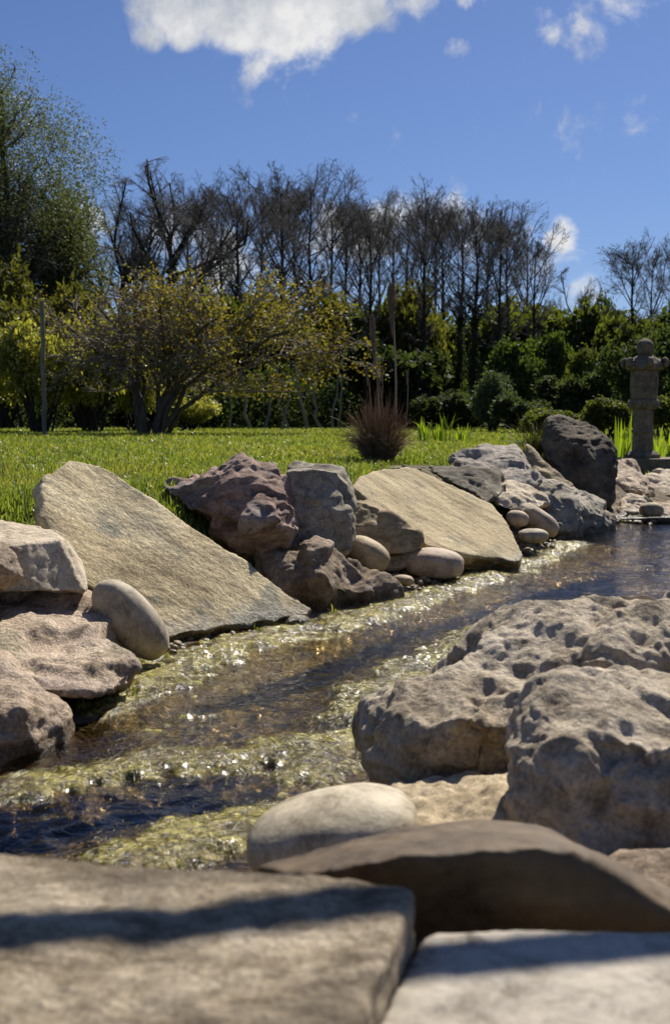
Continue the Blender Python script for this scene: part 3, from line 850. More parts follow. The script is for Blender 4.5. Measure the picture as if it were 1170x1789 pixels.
# mortar bed of coarse grit that seats the right-hand boulders
V = []
n = 60
gx = np.linspace(-.12, .40, n * 2)
gy = np.linspace(1.12, 1.75, n * 2)
X, Y = np.meshgrid(gx, gy)
tgt = W(780, 1395, 1.45).z
Z = tgt - .012 + (Y - 1.45) * .10 + (X - .15) * .10
Pn = np.stack([X.ravel(), Y.ravel(), 0 * X.ravel()], 1)
Z = Z + (fbm(Pn * 16, 4) * .018 + ridged(Pn * 45, 3) * .005).reshape(X.shape) - .25 * sstep(.10, .0, X) * sstep(0, .12, .12 - X) - sstep(1.5, 1.75, Y) * .08
n2 = n * 2
ii = (np.arange(n2 - 1)[:, None] * n2 + np.arange(n2 - 1)[None, :]).ravel()
tag(link('grit_bed', mesh_np('grit_bed', np.stack([X.ravel(), Y.ravel(), Z.ravel()], 1), [np.stack([ii, ii + 1, ii + n2 + 1, ii + n2], 1)]), M['gravel']), kind='structure')


# ------------------------------------------------------------------ algae mats and strands in the stream
def wl(pts):
    return np.array([(G(px, py).x, G(px, py).y) for px, py in pts])


MATS = [(wl([(225, 1260), (300, 1160), (420, 1125), (560, 1095), (690, 1062), (780, 1030), (900, 995), (990, 950)]), .20, 1.0),
        (wl([(640, 1210), (660, 1290), (560, 1300), (440, 1330), (330, 1330), (220, 1345), (60, 1375), (-60, 1390)]), .14, 1.05),
        (wl([(640, 1330), (560, 1350), (460, 1365)]), .12, 1.0),
        (wl([(700, 1200), (760, 1150), (840, 1110)]), .16, .95),
        (wl([(480, 1440), (400, 1460), (300, 1480), (250, 1500)]), .12, 1.25)]
OPEN = [(wl([(60, 1330), (200, 1270), (360, 1215), (520, 1165), (640, 1120), (780, 1075), (900, 1040), (1060, 1000)]), .055), (wl([(430, 1375), (300, 1390), (150, 1410), (0, 1430)]), .05)]


def algae_density(x, y):
    d = np.zeros(x.shape)
    for pl, wd, k in MATS:
        d = np.maximum(d, k * np.exp(-(seg_dist(x, y, pl) / wd) ** 2))
    for pl, wd in OPEN:
        d = d - 1.0 * np.exp(-(seg_dist(x, y, pl) / wd) ** 2)
    P = np.stack([x, y, 0 * x], 1)
    return d + .42 * fbm(P * 6, 3) + .40 * fbm(P * np.array([17, 26, 1]), 3) + .13 * (1 - sstep(3.4, 5.0, y))


xs = np.linspace(-1.0, 2.0, 560)
ys = np.geomspace(1.35, 6.9, 520)
X, Y = np.meshgrid(xs, ys)
x, y = X.ravel(), Y.ravel()
den = algae_density(x, y)
P = np.stack([x, y, 0 * x], 1)
Pr = np.stack([x * .83 - y * .56, (x * .56 + y * .83) * .55, 0 * x], 1)
z = -.052 + .057 * np.clip(den, 0, 1.15) + (ridged(Pr * 24, 4) * .0055 + fbm(P * 75, 3) * .0035) * sstep(.1, .6, den)
nx, ny = len(xs), len(ys)
ii = (np.arange(ny - 1)[:, None] * nx + np.arange(nx - 1)[None, :]).ravel()
quads = np.stack([ii, ii + 1, ii + nx + 1, ii + nx], 1)
quads = quads[(z[quads] > -.05).all(1)]
tag(link('algae', mesh_np('algae', np.stack([x, y, z], 1), [quads]), M['algae']), kind='stuff')


def tubes(PL, R, s):
    """PL (n,k,3) polylines, R (n,k) radii -> verts, quads"""
    n, k, _ = PL.shape
    T = np.gradient(PL, axis=1)
    T /= np.linalg.norm(T, axis=2)[..., None] + 1e-9
    ref = np.where(np.abs(T[:, :1, 2:3]) > .8, np.array([1., 0, 0]), np.array([0, 0, 1.]))
    ref = np.broadcast_to(ref, T.shape)
    U = np.cross(T, ref)
    U /= np.linalg.norm(U, axis=2)[..., None] + 1e-9
    B = np.cross(T, U)
    a = np.arange(s) / s * 2 * np.pi
    V = PL[:, :, None] + R[:, :, None, None] * (np.cos(a)[:, None] * U[:, :, None] + np.sin(a)[:, None] * B[:, :, None])
    idx = np.arange(n * k * s).reshape(n, k, s)
    a0, a1 = idx[:, :-1], idx[:, 1:]
    q = np.stack([a0, np.roll(a0, -1, 2), np.roll(a1, -1, 2), a1], -1).reshape(-1, 4)
    return V.reshape(-1, 3), q


def join(parts):
    Vs, Qs, k = [], [], 0
    for V, q in parts:
        Vs.append(V)
        Qs.append(q + k)
        k += len(V)
    return np.concatenate(Vs), np.concatenate(Qs)


n = 9000
x = RNG.uniform(-.95, 1.6, n * 6)
y = np.exp(RNG.uniform(math.log(1.4), math.log(6.3), n * 6))
ok = algae_density(x, y) > RNG.uniform(.25, .9, n * 6)
ok &= inside(x, y, POLY)
x, y = x[ok][:n], y[ok][:n]
ang = math.radians(225) + RNG.normal(0, .55, len(x))
Ls = RNG.uniform(.015, .06, len(x)) * np.where(RNG.random(len(x)) < .02, 3.2, 1)
k = 5
tt = np.linspace(0, 1, k)
PL = np.zeros((len(x), k, 3))
bend = RNG.normal(0, .9, len(x))
for j in range(1, k):
    aa = ang + bend * tt[j]
    PL[:, j, 0] = PL[:, j - 1, 0] + np.cos(aa) * Ls / (k - 1)
    PL[:, j, 1] = PL[:, j - 1, 1] + np.sin(aa) * Ls / (k - 1)
PL[..., 0] += x[:, None]
PL[..., 1] += y[:, None]
dz = algae_density(PL[..., 0].ravel(), PL[..., 1].ravel()).reshape(len(x), k)
PL[..., 2] = np.maximum(-.052 + .056 * np.clip(dz, 0, 1.1), -.006) + .002 + RNG.uniform(-.002, .007, (len(x), 1)) + RNG.normal(0, .002, (len(x), k))
R = np.repeat(RNG.uniform(.00022, .0006, len(x))[:, None], k, 1)
tag(link('algae_strands', mesh_np('algae_strands', *[(a, [b]) for a, b in [tubes(PL, R, 3)]][0]), M['strand']), kind='stuff')


# ------------------------------------------------------------------ lawn grass
def blades(x, y, z, h, wd, lean, mat_seg=2, az=None):
    n = len(x)
    az = RNG.uniform(0, 2 * np.pi, n) if az is None else az
    la = RNG.uniform(0, 2 * np.pi, n)
    px, py = np.cos(az) * wd / 2, np.sin(az) * wd / 2
    lx, ly = np.cos(la) * lean * h, np.sin(la) * lean * h
    V = np.zeros((n, 5, 3))
    V[:, 0] = np.stack([x - px, y - py, z - .01], 1)
    V[:, 1] = np.stack([x + px, y + py, z - .01], 1)
    V[:, 2] = np.stack([x - px * .8 + lx * .35, y - py * .8 + ly * .35, z + h * .55], 1)
    V[:, 3] = np.stack([x + px * .8 + lx * .35, y + py * .8 + ly * .35, z + h * .55], 1)
    V[:, 4] = np.stack([x + lx, y + ly, z + h * (1 - .35 * lean)], 1)
    b = np.arange(n)[:, None] * 5
    return V.reshape(-1, 3), b + np.array([[0, 1, 3, 2]]), b + np.array([[2, 3, 4]])


n = 330000
y = np.exp(RNG.uniform(math.log(1.9), math.log(27), n))
x = y * RNG.uniform(-.72, .52, n)
z, d, ins, far = terrain_z(x, y)
spot = np.exp(-(((x - .55) / .35) ** 2 + ((y - 6.1) / .55) ** 2))
tuft = fbm(np.stack([x, y, 0 * x], 1) * 3.0, 3)
ok = far & ~ins & (d > .34 + .12 * tuft) & (spot < .45) & ~((x > 1.45) & (y < 9.6))
x, y, z, tuft = x[ok], y[ok], z[ok], tuft[ok]
h = RNG.uniform(.03, .065, len(x)) * (1 + .8 * tuft) * np.clip(.85 + y * .012, 0, 1.2)
V, q, tr_ = blades(x, y, z, h, .0028 + .0009 * y, RNG.uniform(.1, .9, len(x)))
tag(link('grass', mesh_np('grass', V, [q, tr_]), M['grass']), kind='stuff')


n = 60000
y = np.exp(RNG.uniform(math.log(2.3), math.log(8.5), n))
x = y * RNG.uniform(-.40, .34, n)
z, d, ins, far = terrain_z(x, y)
cl = fbm(np.stack([x, y, 0 * x], 1) * 7.0, 3)
ok = far & ~ins & (d < .45) & (cl > .10 + .3 * RNG.random(n))
x, y, z = x[ok], y[ok], z[ok]
V, q, tr_ = blades(x, y, z, RNG.uniform(.012, .04, len(x)), .003 + .0006 * y, RNG.uniform(.3, 1.1, len(x)))
tag(link('weeds', mesh_np('weeds', V, [q, tr_]), M['grass']), kind='stuff')


# ------------------------------------------------------------------ trees
def norm(a):
    return a / (np.linalg.norm(a, axis=-1)[..., None] + 1e-9)


def children(PL, R, nch, t0, t1, ln, ang, up, k, wig, rg, rmin, rfac=.55, lt=None, flat=1.0):
    """nch side branches per polyline; ln = length factor of the parent's length"""
    n, kp, _ = PL.shape
    par = np.repeat(np.arange(n), nch)
    t = rg.uniform(t0, t1, len(par))
    f = t * (kp - 1)
    i = np.minimum(f.astype(int), kp - 2)
    u = (f - i)[:, None]
    p0 = PL[par, i] * (1 - u) + PL[par, i + 1] * u
    tan = norm(PL[par, i + 1] - PL[par, i])
    r0 = (R[par, i] * (1 - u[:, 0]) + R[par, i + 1] * u[:, 0]) * rfac
    plen = np.linalg.norm(np.diff(PL, axis=1), axis=2).sum(1)[par]
    L = plen * ln * rg.uniform(.6, 1.25, len(par)) * (lt(t) if lt else 1 - .45 * t)
    rnd = rg.normal(size=(len(par), 3))
    rnd[:, 2] *= flat
    perp = norm(rnd - (rnd * tan).sum(1)[:, None] * tan)
    a = np.radians(rg.uniform(ang[0], ang[1], len(par)))[:, None]
    dr = norm(np.cos(a) * tan + np.sin(a) * perp)
    out = np.zeros((len(par), k, 3))
    out[:, 0] = p0
    for j in range(1, k):
        dr = norm(dr + rg.normal(0, wig, dr.shape) * np.array([1, 1, flat]) + np.array([0, 0, up]))
        out[:, j] = out[:, j - 1] + dr * (L / (k - 1))[:, None]
    rad = np.maximum(r0[:, None] * np.linspace(1, .35, k), rmin)
    return out, rad


def leaf_cards(C, size, rg, k=1, spread=0.0, asp=.5):
    C = np.repeat(C, k, 0)
    C = C + rg.normal(0, 1, C.shape) * spread
    n = len(C)
    a = norm(rg.normal(size=(n, 3)))
    b = norm(np.cross(a, rg.normal(size=(n, 3))))
    s = size * rg.uniform(.6, 1.3, n)[:, None]
    V = np.stack([C - a * s, C + b * s * asp, C + a * s, C - b * s * asp], 1)
    V[:, 1] += np.cross(a, b) * s * .15
    return V.reshape(-1, 3), np.arange(n * 4).reshape(n, 4)


def bare_tree(name, label, seed, H, kind, mats, rt=.2, ivy=False, buds=None, group='bare trees behind the garden', cat='tree'):
    rg = np.random.default_rng(seed)
    r = root(name, (0, 0, 0), label, cat, group)
    k = 12
    tr = np.zeros((1, k, 3))
    top = H if kind == 'upright' else H * .66
    tr[0, :, 2] = np.linspace(-.3, top, k)
    wob = np.cumsum(rg.normal(0, .018 * H / 4, (k, 2)), 0)
    tr[0, :, :2] = wob - wob[0]
    RT = np.linspace(rt, .03 if kind == 'upright' else rt * .55, k)[None]
    if kind == 'upright':
        L1, R1 = children(tr, RT, 34, .40, .99, .34, (25, 60), .06, 7, .10, rg, .020, .5, lambda t: .22 + .78 * np.exp(-((t - .76) / .17) ** 2))
    else:
        L1, R1 = children(tr, RT, 10, .62, 1.0, .62, (18, 58), .06, 8, .13, rg, .03, .8, lambda t: .75 + .3 * t)
    def dome(A):
        if kind == 'upright':
            return A
        cen, ext = np.array([0, 0, H * .74]), np.array([H * .25, H * .25, H * .27])
        q_ = (A - cen) / ext
        rr_ = np.linalg.norm(q_, axis=-1, keepdims=True)
        return np.where((rr_ > 1) & (A[..., 2:] > H * .5), cen + q_ / rr_ ** .85 * ext, A)
    L1 = dome(L1)
    L2, R2 = children(L1, R1, 9 if kind == 'upright' else 17, .2, 1, .42, (25, 60), .04, 5, .14, rg, .010)
    L2 = dome(L2)
    L3, R3 = children(L2, R2, 8, .2, 1, .55, (25, 65), .03, 4, .18, rg, .006)
    L3 = dome(L3)
    L4, R4 = children(L3, R3, 3, .3, 1, .6, (20, 60), .02, 3, .2, rg, .0045)
    link('trunk', mesh_np('trunk', *[(a, [b]) for a, b in [join([tubes(tr, RT, 8), tubes(L1, R1, 5)])]][0]), mats[0], r)
    link('crown', mesh_np('crown', *[(a, [b]) for a, b in [join([tubes(L2, R2, 4), tubes(L3, R3, 3), tubes(L4, R4, 3)])]][0]), mats[1], r)
    r['top'] = float(max(L2[..., 2].max(), L3[..., 2].max()))
    if buds:
        pts = L4[rg.random(len(L4)) < buds[1], -1]
        V, q = leaf_cards(pts, buds[2], rg, buds[3], .22)
        link('foliage', mesh_np('foliage', V, [q], False), buds[0], r)
    if ivy:
        m_ = 2600
        t = rg.random(m_) ** 1.3 * (.62 if kind == 'upright' else 1)
        f = t * (k - 1)
        i = np.minimum(f.astype(int), k - 2)
        c = tr[0, i] + (tr[0, i + 1] - tr[0, i]) * (f - i)[:, None]
        a = rg.uniform(0, 6.28, m_)
        rad = (.10 + .30 * rg.random(m_) ** 1.5) * (1.15 - .8 * t) * (1 + .5 * np.sin(t * 23))
        c = c + np.stack([np.cos(a) * rad, np.sin(a) * rad, 0 * a], 1)
        V, q = leaf_cards(c, .11, rg)
        link('ivy', mesh_np('ivy', V, [q], False), M['dark_leaf'], r)
    return r


GR = 'bare trees in a row behind the garden'
BT = (M['bark_dark'], M['twig'])
PROTO = [bare_tree('bare_tree', '', 11, 12, 'upright', BT, group=GR), bare_tree('bare_tree', '', 12, 12, 'upright', BT, group=GR), bare_tree('bare_tree', '', 13, 12, 'spread', BT, group=GR),
         bare_tree('bare_tree', '', 14, 12, 'spread', BT, ivy=True, group=GR), bare_tree('bare_tree', '', 15, 12, 'upright', BT, ivy=True, group=GR)]
TOPS = [p_['top'] for p_ in PROTO]
for p_ in PROTO:
    del p_['top']
ROW = [(207, 312, 45, 2, 1.0, 'leftmost bare tree of the row, forking low beside the big leafy tree'),
       (302, 278, 46, 3, 1.15, 'bare spreading tree with ivy clad trunk, above the left side of the maple'),
       (360, 296, 52, 0, .9, 'slim bare tree just right of the ivy clad spreading one'),
       (412, 290, 40, 4, 1.1, 'ivy clad bare tree above the middle of the maple'),
       (455, 292, 54, 1, 1.0, 'faint bare tree behind, between the ivy clad one and a straight dark trunk'),
       (484, 276, 47, 0, 1.1, 'tall bare tree with straight dark trunk above the right half of the maple'),
       (520, 300, 56, 1, 1.0, 'bare tree behind the two tallest straight ones'),
       (546, 276, 36, 4, 1.0, 'tall bare tree with broad rounded top right of centre of the maple'),
       (600, 318, 50, 1, 1.0, 'bare tree above the right end of the maple'),
       (645, 340, 31, 0, 1.0, 'bare tree just left of the pale feathery plume'),
       (688, 344, 50, 1, .9, 'bare tree rising straight above the pale feathery plume'),
       (736, 312, 34, 0, 1.05, 'tallest bare tree right of the plume, with open crown'),
       (770, 322, 56, 1, 1.0, 'faint bare tree left of the two thick dark trunks'),
       (796, 330, 30, 4, 1.1, 'bare tree with thick dark trunk, left one of the pair'),
       (824, 332, 29, 4, 1.1, 'bare tree with thick dark trunk, right one of the pair'),
       (862, 344, 31, 0, .95, 'narrow bare tree right of the two thick dark trunks'),
       (884, 350, 32, 1, .9, 'slightly leaning narrow bare tree left of the gap with clouds'),
       (936, 398, 33, 0, .95, 'shorter bare tree with airy crown at the right end of the main row'),
       (1002, 466, 56, 2, .7, 'small pollarded looking bare tree in the dip of the skyline'),
       (238, 330, 56, 0, 1.0, 'faint bare tree between the leftmost forked tree and the ivy clad spreading one'),
       (335, 300, 58, 1, 1.0, 'faint bare tree far back, just right of the ivy clad spreading tree'),
       (388, 312, 60, 0, 1.0, 'faint bare tree far back, left of the ivy clad tree above the maple middle'),
       (505, 298, 60, 0, 1.1, 'faint bare tree far back, between the two tallest trees above the maple'),
       (575, 305, 58, 1, 1.0, 'faint bare tree far back, right of the broad topped tall tree'),
       (622, 330, 58, 0, 1.0, 'faint bare tree far back, above the gap between maple and plumes'),
       (665, 350, 57, 1, 1.0, 'faint bare tree far back, above the shorter pale plume'),
       (712, 335, 58, 0, 1.0, 'faint bare tree far back, right above the tallest pale plume'),
       (756, 335, 60, 1, 1.0, 'faint bare tree far back, right of the tallest open crowned tree'),
       (845, 340, 58, 1, 1.0, 'faint bare tree far back, just right of the thick dark pair'),
       (910, 385, 58, 0, 1.0, 'faint bare tree far back, under the small cloud beside the main row'),
       (1102, 396, 34, 1, 1.05, 'tall bare tree at right above the dark domed bush'),
       (1136, 412, 58, 0, .9, 'bare tree at right, between the tallest of that group and the picture edge'),
       (1170, 404, 56, 1, .9, 'bare tree cut by the right edge of the picture')]
for j, (px, ty, d, pr, wf, lab) in enumerate(ROW):
    b = W(px, 740, d)
    Ht = W(px, ty, d).z - .4
    s = Ht / TOPS[pr]
    src = PROTO[pr]
    if not src.get('label'):
        src['label'] = lab
        src.location = (b.x, d, .4)
        src.rotation_euler = (0, 0, j * 1.3)
        src.scale = (s * wf, s * wf, s)
    else:
        copy_thing(src, (b.x, d, .4), j * 1.3, (s * wf, s * wf, s), lab)
for src in PROTO:
    assert src.get('label')

# big leafy trees at the left edge: dome of fine pale leaves hanging on spreading limbs
def dome_tree(label, seed, H, hw, n, mat, loc, size, rt=.26):
    rg = np.random.default_rng(seed)
    r = root('leafy_tree', loc, label, 'tree', 'leafy trees at the left edge')
    k = 9
    tr = np.zeros((1, k, 3))
    tr[0, :, 2] = np.linspace(-.3, H * .42, k)
    tr[0, :, :2] = np.cumsum(rg.normal(0, .05, (k, 2)), 0)
    RT = np.linspace(rt, rt * .7, k)[None]
    cen = np.array([0, 0, H * .60])
    ext = np.array([hw, hw, H * .385])
    nl = 64
    u = norm(rg.normal(size=(nl, 3)) + np.array([0, 0, .25]))
    lump = cen + u * ext * rg.uniform(.3, .9, (nl, 1))
    st = tr[0, rg.integers(k // 2, k, 16)]
    en = lump[rg.permutation(nl)[:16]]
    tt = np.linspace(0, 1, 8)[None, :, None]
    L1 = st[:, None] * (1 - tt) + en[:, None] * tt + rg.normal(0, .06, (16, 8, 3)) * tt
    L1[..., 2] += (np.sin(tt * np.pi) * .4)[..., 0]
    R1 = np.linspace(rt * .5, .035, 8)[None] * np.ones((16, 1))
    L2, R2 = children(L1, R1, 22, .3, 1, .28, (25, 70), .02, 6, .16, rg, .018)
    L3, R3 = children(L2, R2, 9, .2, 1, .55, (25, 70), -.03, 5, .18, rg, .009)
    link('trunk', mesh_np('trunk', *[(a, [b]) for a, b in [join([tubes(tr, RT, 10), tubes(L1, R1, 6)])]][0]), M['bark_dark'], r)
    link('branches', mesh_np('branches', *[(a, [b]) for a, b in [join([tubes(L2, R2, 4), tubes(L3, R3, 3)])]][0]), M['twig'], r)
    li = rg.integers(0, nl, n)
    pts = lump[li] + np.clip(rg.normal(size=(n, 3)), -1.6, 1.6) * (hw * .175) * np.array([1, 1, 1.1])
    V, q = leaf_cards(pts, size, rg, 6, .11, .35)
    link('crown', mesh_np('crown', V, [q], False), mat, r)
    return r


dome_tree('big spreading tree with fine pale green foliage, cut by the left edge', 31, 10.6, 3.0, 11500, M['willow_leaf'], (W(15, 740, 32).x, 32, .3), .048)
dome_tree('second leafy tree, lower and right of the big tree at the left edge', 32, 8.0, 1.35, 2600, M['willow_leaf'], (W(112, 740, 34).x, 34, .3), .06, .18)


# --- shrubs and evergreens
def shrub(name, label, seed, leaf, n=9000, size=.07, stems=14, lumps=16, group=None, cat='shrub', upright=.6, spread=.17):
    """about 1 m half-width, 2 m tall, scaled on placing"""
    rg = np.random.default_rng(seed)
    r = root(name, (0, 0, 0), label, cat, group)
    c = rg.normal(size=(lumps, 3))
    c = norm(c) * rg.uniform(.35, .85, (lumps, 1))
    c[:, 2] = c[:, 2] * upright * 1.05 + 1.05
    c[:, 2] = np.clip(c[:, 2], .2, 2)
    rr = rg.uniform(.22, .42, lumps)
    w_ = rr ** 2 / (rr ** 2).sum()
    pick = rg.choice(lumps, n // 5, p=w_)
    cl = c[pick] + norm(rg.normal(size=(len(pick), 3))) * (rr[pick] * rg.uniform(.45, 1.05, len(pick)))[:, None]
    cl[:, 2] = np.maximum(cl[:, 2], .04)
    V, q = leaf_cards(cl, size, rg, 5, spread * .35)
    link('foliage', mesh_np('foliage', V, [q], False), leaf, r)
    PL = np.zeros((stems, 6, 3))
    a = rg.uniform(0, 6.28, stems)
    end = c[rg.integers(0, lumps, stems)]
    st = np.stack([np.cos(a) * .15, np.sin(a) * .15, np.full(stems, -.1)], 1)
    tt = np.linspace(0, 1, 6)[None, :, None]
    PL = st[:, None] * (1 - tt) + end[:, None] * tt + rg.normal(0, .03, PL.shape)
    R = np.linspace(.028, .010, 6)[None] * np.ones((stems, 1))
    link('stems', mesh_np('stems', *[(a, [b]) for a, b in [tubes(PL, R, 5)]][0]), M['bark_dark'], r)
    return r


def place(src, first, px, ty, by, wpx, d, label, rz, group=None):
    b = W(px, by, d)
    hgt = W(px, ty, d).z - max(.3, b.z - .3)
    hw = wpx * .5 * d / F_PX
    loc = (b.x, d, .36)
    sc = (hw, hw * .9, hgt / 2.0)
    if first:
        src.location, src.scale, src.rotation_euler = loc, sc, (0, 0, rz)
        src['label'] = label
        return src
    return copy_thing(src, loc, rz, sc, label, group)


SH = {}
for nm, lf, sd, sz, g in (('dark', M['dark_leaf'], 41, .075, 'dark evergreens behind the garden'), ('mid', M['mid_leaf'], 42, .07, 'green bushes behind the garden'), ('olive', M['olive_leaf'], 43, .055, 'green bushes behind the garden'),
                          ('fresh', M['fresh_leaf'], 44, .065, 'green bushes behind the garden'), ('grey', M['grey_leaf'], 45, .05, 'green bushes behind the garden'), ('bright', M['bright_leaf'], 46, .05, 'leafy hedge shrubs on the left'), ('dome', M['dark_leaf'], 47, .05, None)):
    SH[nm] = [shrub('evergreen_bush' if nm in ('dark', 'dome') else 'hedge_shrub' if nm == 'bright' else 'leafy_bush', '', sd, lf, 12000 if nm != 'bright' else 11000, sz, 14 if nm != 'bright' else 22, 18, g, 'bush'), True]
BUSHES = [
    ('bright', -30, 520, 760, 200, 21, 'bright yellow green hedge shrub at the left edge'),
    ('bright', 70, 535, 762, 180, 20, 'bright yellow green hedge shrub around the thin pale pole'),
    ('bright', 165, 530, 762, 180, 21, 'bright yellow green hedge shrub left of the maple trunks'),
    ('bright', 235, 600, 760, 130, 22.5, 'low bright hedge shrub directly behind the maple trunks'),
    ('bright', 330, 690, 760, 120, 23, 'low leafy shrub at the lawn edge right of the maple trunks'),
    ('olive', 20, 430, 740, 240, 27, 'tall olive bush above the hedge at the left edge'),
    ('olive', 150, 480, 740, 190, 29, 'olive bush below the low cloud, left of the maple'),
    ('olive', 260, 480, 740, 190, 31, 'olive bush behind the left part of the maple crown'),
    ('mid', 360, 470, 740, 220, 33, 'green bush hidden behind the middle of the maple'),
    ('olive', 470, 500, 740, 190, 31, 'olive bush behind the right part of the maple crown'),
    ('dark', 300, 560, 745, 300, 36, 'dark evergreen in the shade behind the maple trunks'),
    ('dark', 470, 610, 745, 300, 37, 'dark evergreen in the shade behind the thin grey trunks'),
    ('olive', 590, 500, 745, 200, 38, 'olive green bush between maple and plume'),
    ('mid', 650, 490, 745, 140, 37, 'mid green bush behind the ornamental grass plumes'),
    ('olive', 735, 470, 745, 165, 36, 'tall olive green bush right of the tallest plume'),
    ('dark', 700, 580, 750, 190, 30, 'dark evergreen directly behind the iris leaves'),
    ('mid', 815, 520, 750, 200, 38, 'dark evergreen behind the two thick dark trunks'),
    ('mid', 900, 490, 750, 220, 40, 'mid green bush below the narrow bare trees'),
    ('fresh', 895, 590, 755, 120, 26, 'fresh green bush in the middle distance left of the pitted boulder'),
    ('fresh', 960, 575, 755, 110, 27, 'fresh green bush with slim stems above the pitted boulder'),
    ('grey', 862, 635, 768, 115, 21, 'rounded grey green bush above the pale lilac slab'),
    ('dark', 915, 690, 772, 110, 19, 'low dark bush behind the grass tuft by the pitted boulder'),
    ('mid', 985, 500, 755, 170, 38, 'mid green bush under the dip in the skyline'),
    ('grey', 1050, 478, 755, 110, 40, 'rounded grey green tree top left of the right hand bare trees'),
    ('mid', 1035, 590, 760, 130, 24, 'dull green bush left of the stone lantern'),
    ('dark', 1180, 500, 755, 260, 36, 'dark evergreen behind the right hand bare trees'),
    ('mid', 1090, 520, 755, 170, 34, 'green bush below the right hand bare trees'),
    ('dome', 1135, 562, 770, 185, 17, 'dark domed bush with bright upper rim behind the stone lantern'),
    ('dark', 1010, 640, 772, 150, 22, 'dark low bush left behind the stone lantern'),
    ('mid', 955, 712, 772, 120, 14.5, 'low green bush directly behind the pale grass tuft'),
    ('mid', 1062, 690, 775, 120, 13.6, 'low green bush between pitted boulder and stone lantern'),
    ('mid', 1180, 680, 775, 130, 13.2, 'low green bush right of the stone lantern at the picture edge'),
    ('dark', 780, 680, 768, 150, 24, 'dark low bush right of the ornamental grass'),
]
for j, (k, px, ty, by, wp, d, lab) in enumerate(BUSHES):
    place(SH[k][0], SH[k][1], px, ty, by, wp, d, lab, j * 2.1, SH[k][0].get('group'))
    SH[k][1] = False

# far woodland that closes the view under the tree row: reads as one mass
rg = np.random.default_rng(71)
n = 16000
x = rg.uniform(-45, 45, n)
y = rg.uniform(60, 68, n)
top = 6.0 + 2.2 * fbm(np.stack([x * .12, 0 * x, 0 * x], 1), 3) - .03 * np.clip(x, 0, 40)
z = .1 + rg.random(n) * top
V, q = leaf_cards(np.stack([x, y, z], 1), .22, rg, 5, .35)
tag(link('far_woodland', mesh_np('far_woodland', V, [q], False), M['dark_leaf']), kind='stuff')

# dark undergrowth under the trees, too dense to count
n = 9000
x = rg.uniform(-16, 22, n)
y = rg.uniform(28.5, 31, n) + 2 * np.sin(x * .7)
z = .2 + rg.random(n) * (1.5 + .8 * fbm(np.stack([x * .5, 0 * x, 0 * x], 1), 3))
V, q = leaf_cards(np.stack([x, y, z], 1), .085, rg, 5, .14)
tag(link('undergrowth', mesh_np('undergrowth', V, [q], False), M['dark_leaf']), kind='stuff')

# --- the maple
rg = np.random.default_rng(55)
MB = W(268, 764, 18.2)
mp_ = root('maple_tree', (MB.x, 18.2, .36), 'low spreading maple with two dark trunks and bronze yellow young leaves on the lawn', 'tree')
ends = [(-1.55, .1, 1.85), (-.8, -.4, 2.1), (-.35, .6, 2.45), (.35, -.4, 2.35), (.95, .4, 2.3), (1.7, -.2, 2.0), (3.1, .2, 1.45), (2.5, -.5, 1.75), (.2, .9, 2.2), (-1.1, -.7, 1.7), (1.2, -.8, 1.9)]
PLs, Rs = [], []
for i, e in enumerate(ends):
    k = 9
    s = np.array([-.16, 0, -.2]) if e[0] < 0 else np.array([.10, .02, -.2])
    mid = np.array([s[0] + (.0 if e[0] < 0 else .25 * e[0] / 2), 0, .75])
    e_ = np.array(e)
    tt = np.linspace(0, 1, k)[:, None]
    p = (1 - tt) ** 2 * s + 2 * tt * (1 - tt) * np.array([mid[0] * 1.0, e_[1] * .1, 1.25]) + tt ** 2 * e_
    p[1:-1] += rg.normal(0, .05, (k - 2, 3))
    PLs.append(p)
    Rs.append(np.linspace(.085 if i in (0, 5) else .05, .02, k))
PL, R = np.array(PLs), np.array(Rs)
L1, R1 = children(PL, R, 11, .34, 1.0, .50, (30, 75), -.01, 7, .26, rg, .013, .6, flat=.55)
L2, R2 = children(L1, R1, 7, .2, 1.0, .55, (30, 75), -.015, 5, .25, rg, .008, flat=.5)
L3, R3 = children(L2, R2, 5, .2, 1.0, .55, (25, 70), -.02, 4, .22, rg, .005, flat=.5)
for A in (L1, L2, L3):
    ex = np.clip(A[..., 0], -2.6, 3.4)
    A[..., 2] = np.clip(A[..., 2], .75, 2.95 - .10 * np.abs(A[..., 0] - .3) ** 2 * .8)
link('trunk', mesh_np('trunk', *[(a, [b]) for a, b in [tubes(PL, R, 8)]][0]), M['bark_maple'], mp_)
link('branches', mesh_np('branches', *[(a, [b]) for a, b in [join([tubes(L1, R1, 5), tubes(L2, R2, 4), tubes(L3, R3, 3)])]][0]), M['twig_maple'], mp_)
tips = np.concatenate([L3[:, -1], L3[:, 2], L2[:, -1]])
pr = (sstep(-.4, 1.8, tips[:, 0]) * .42 + .10 + .10 * sstep(1.9, 2.4, tips[:, 2]))
tips = tips[rg.random(len(tips)) < pr]
V, q = leaf_cards(tips, .027, rg, 5, .075, .7)
link('crown', mesh_np('crown', V, [q], False), M['maple_leaf'], mp_)

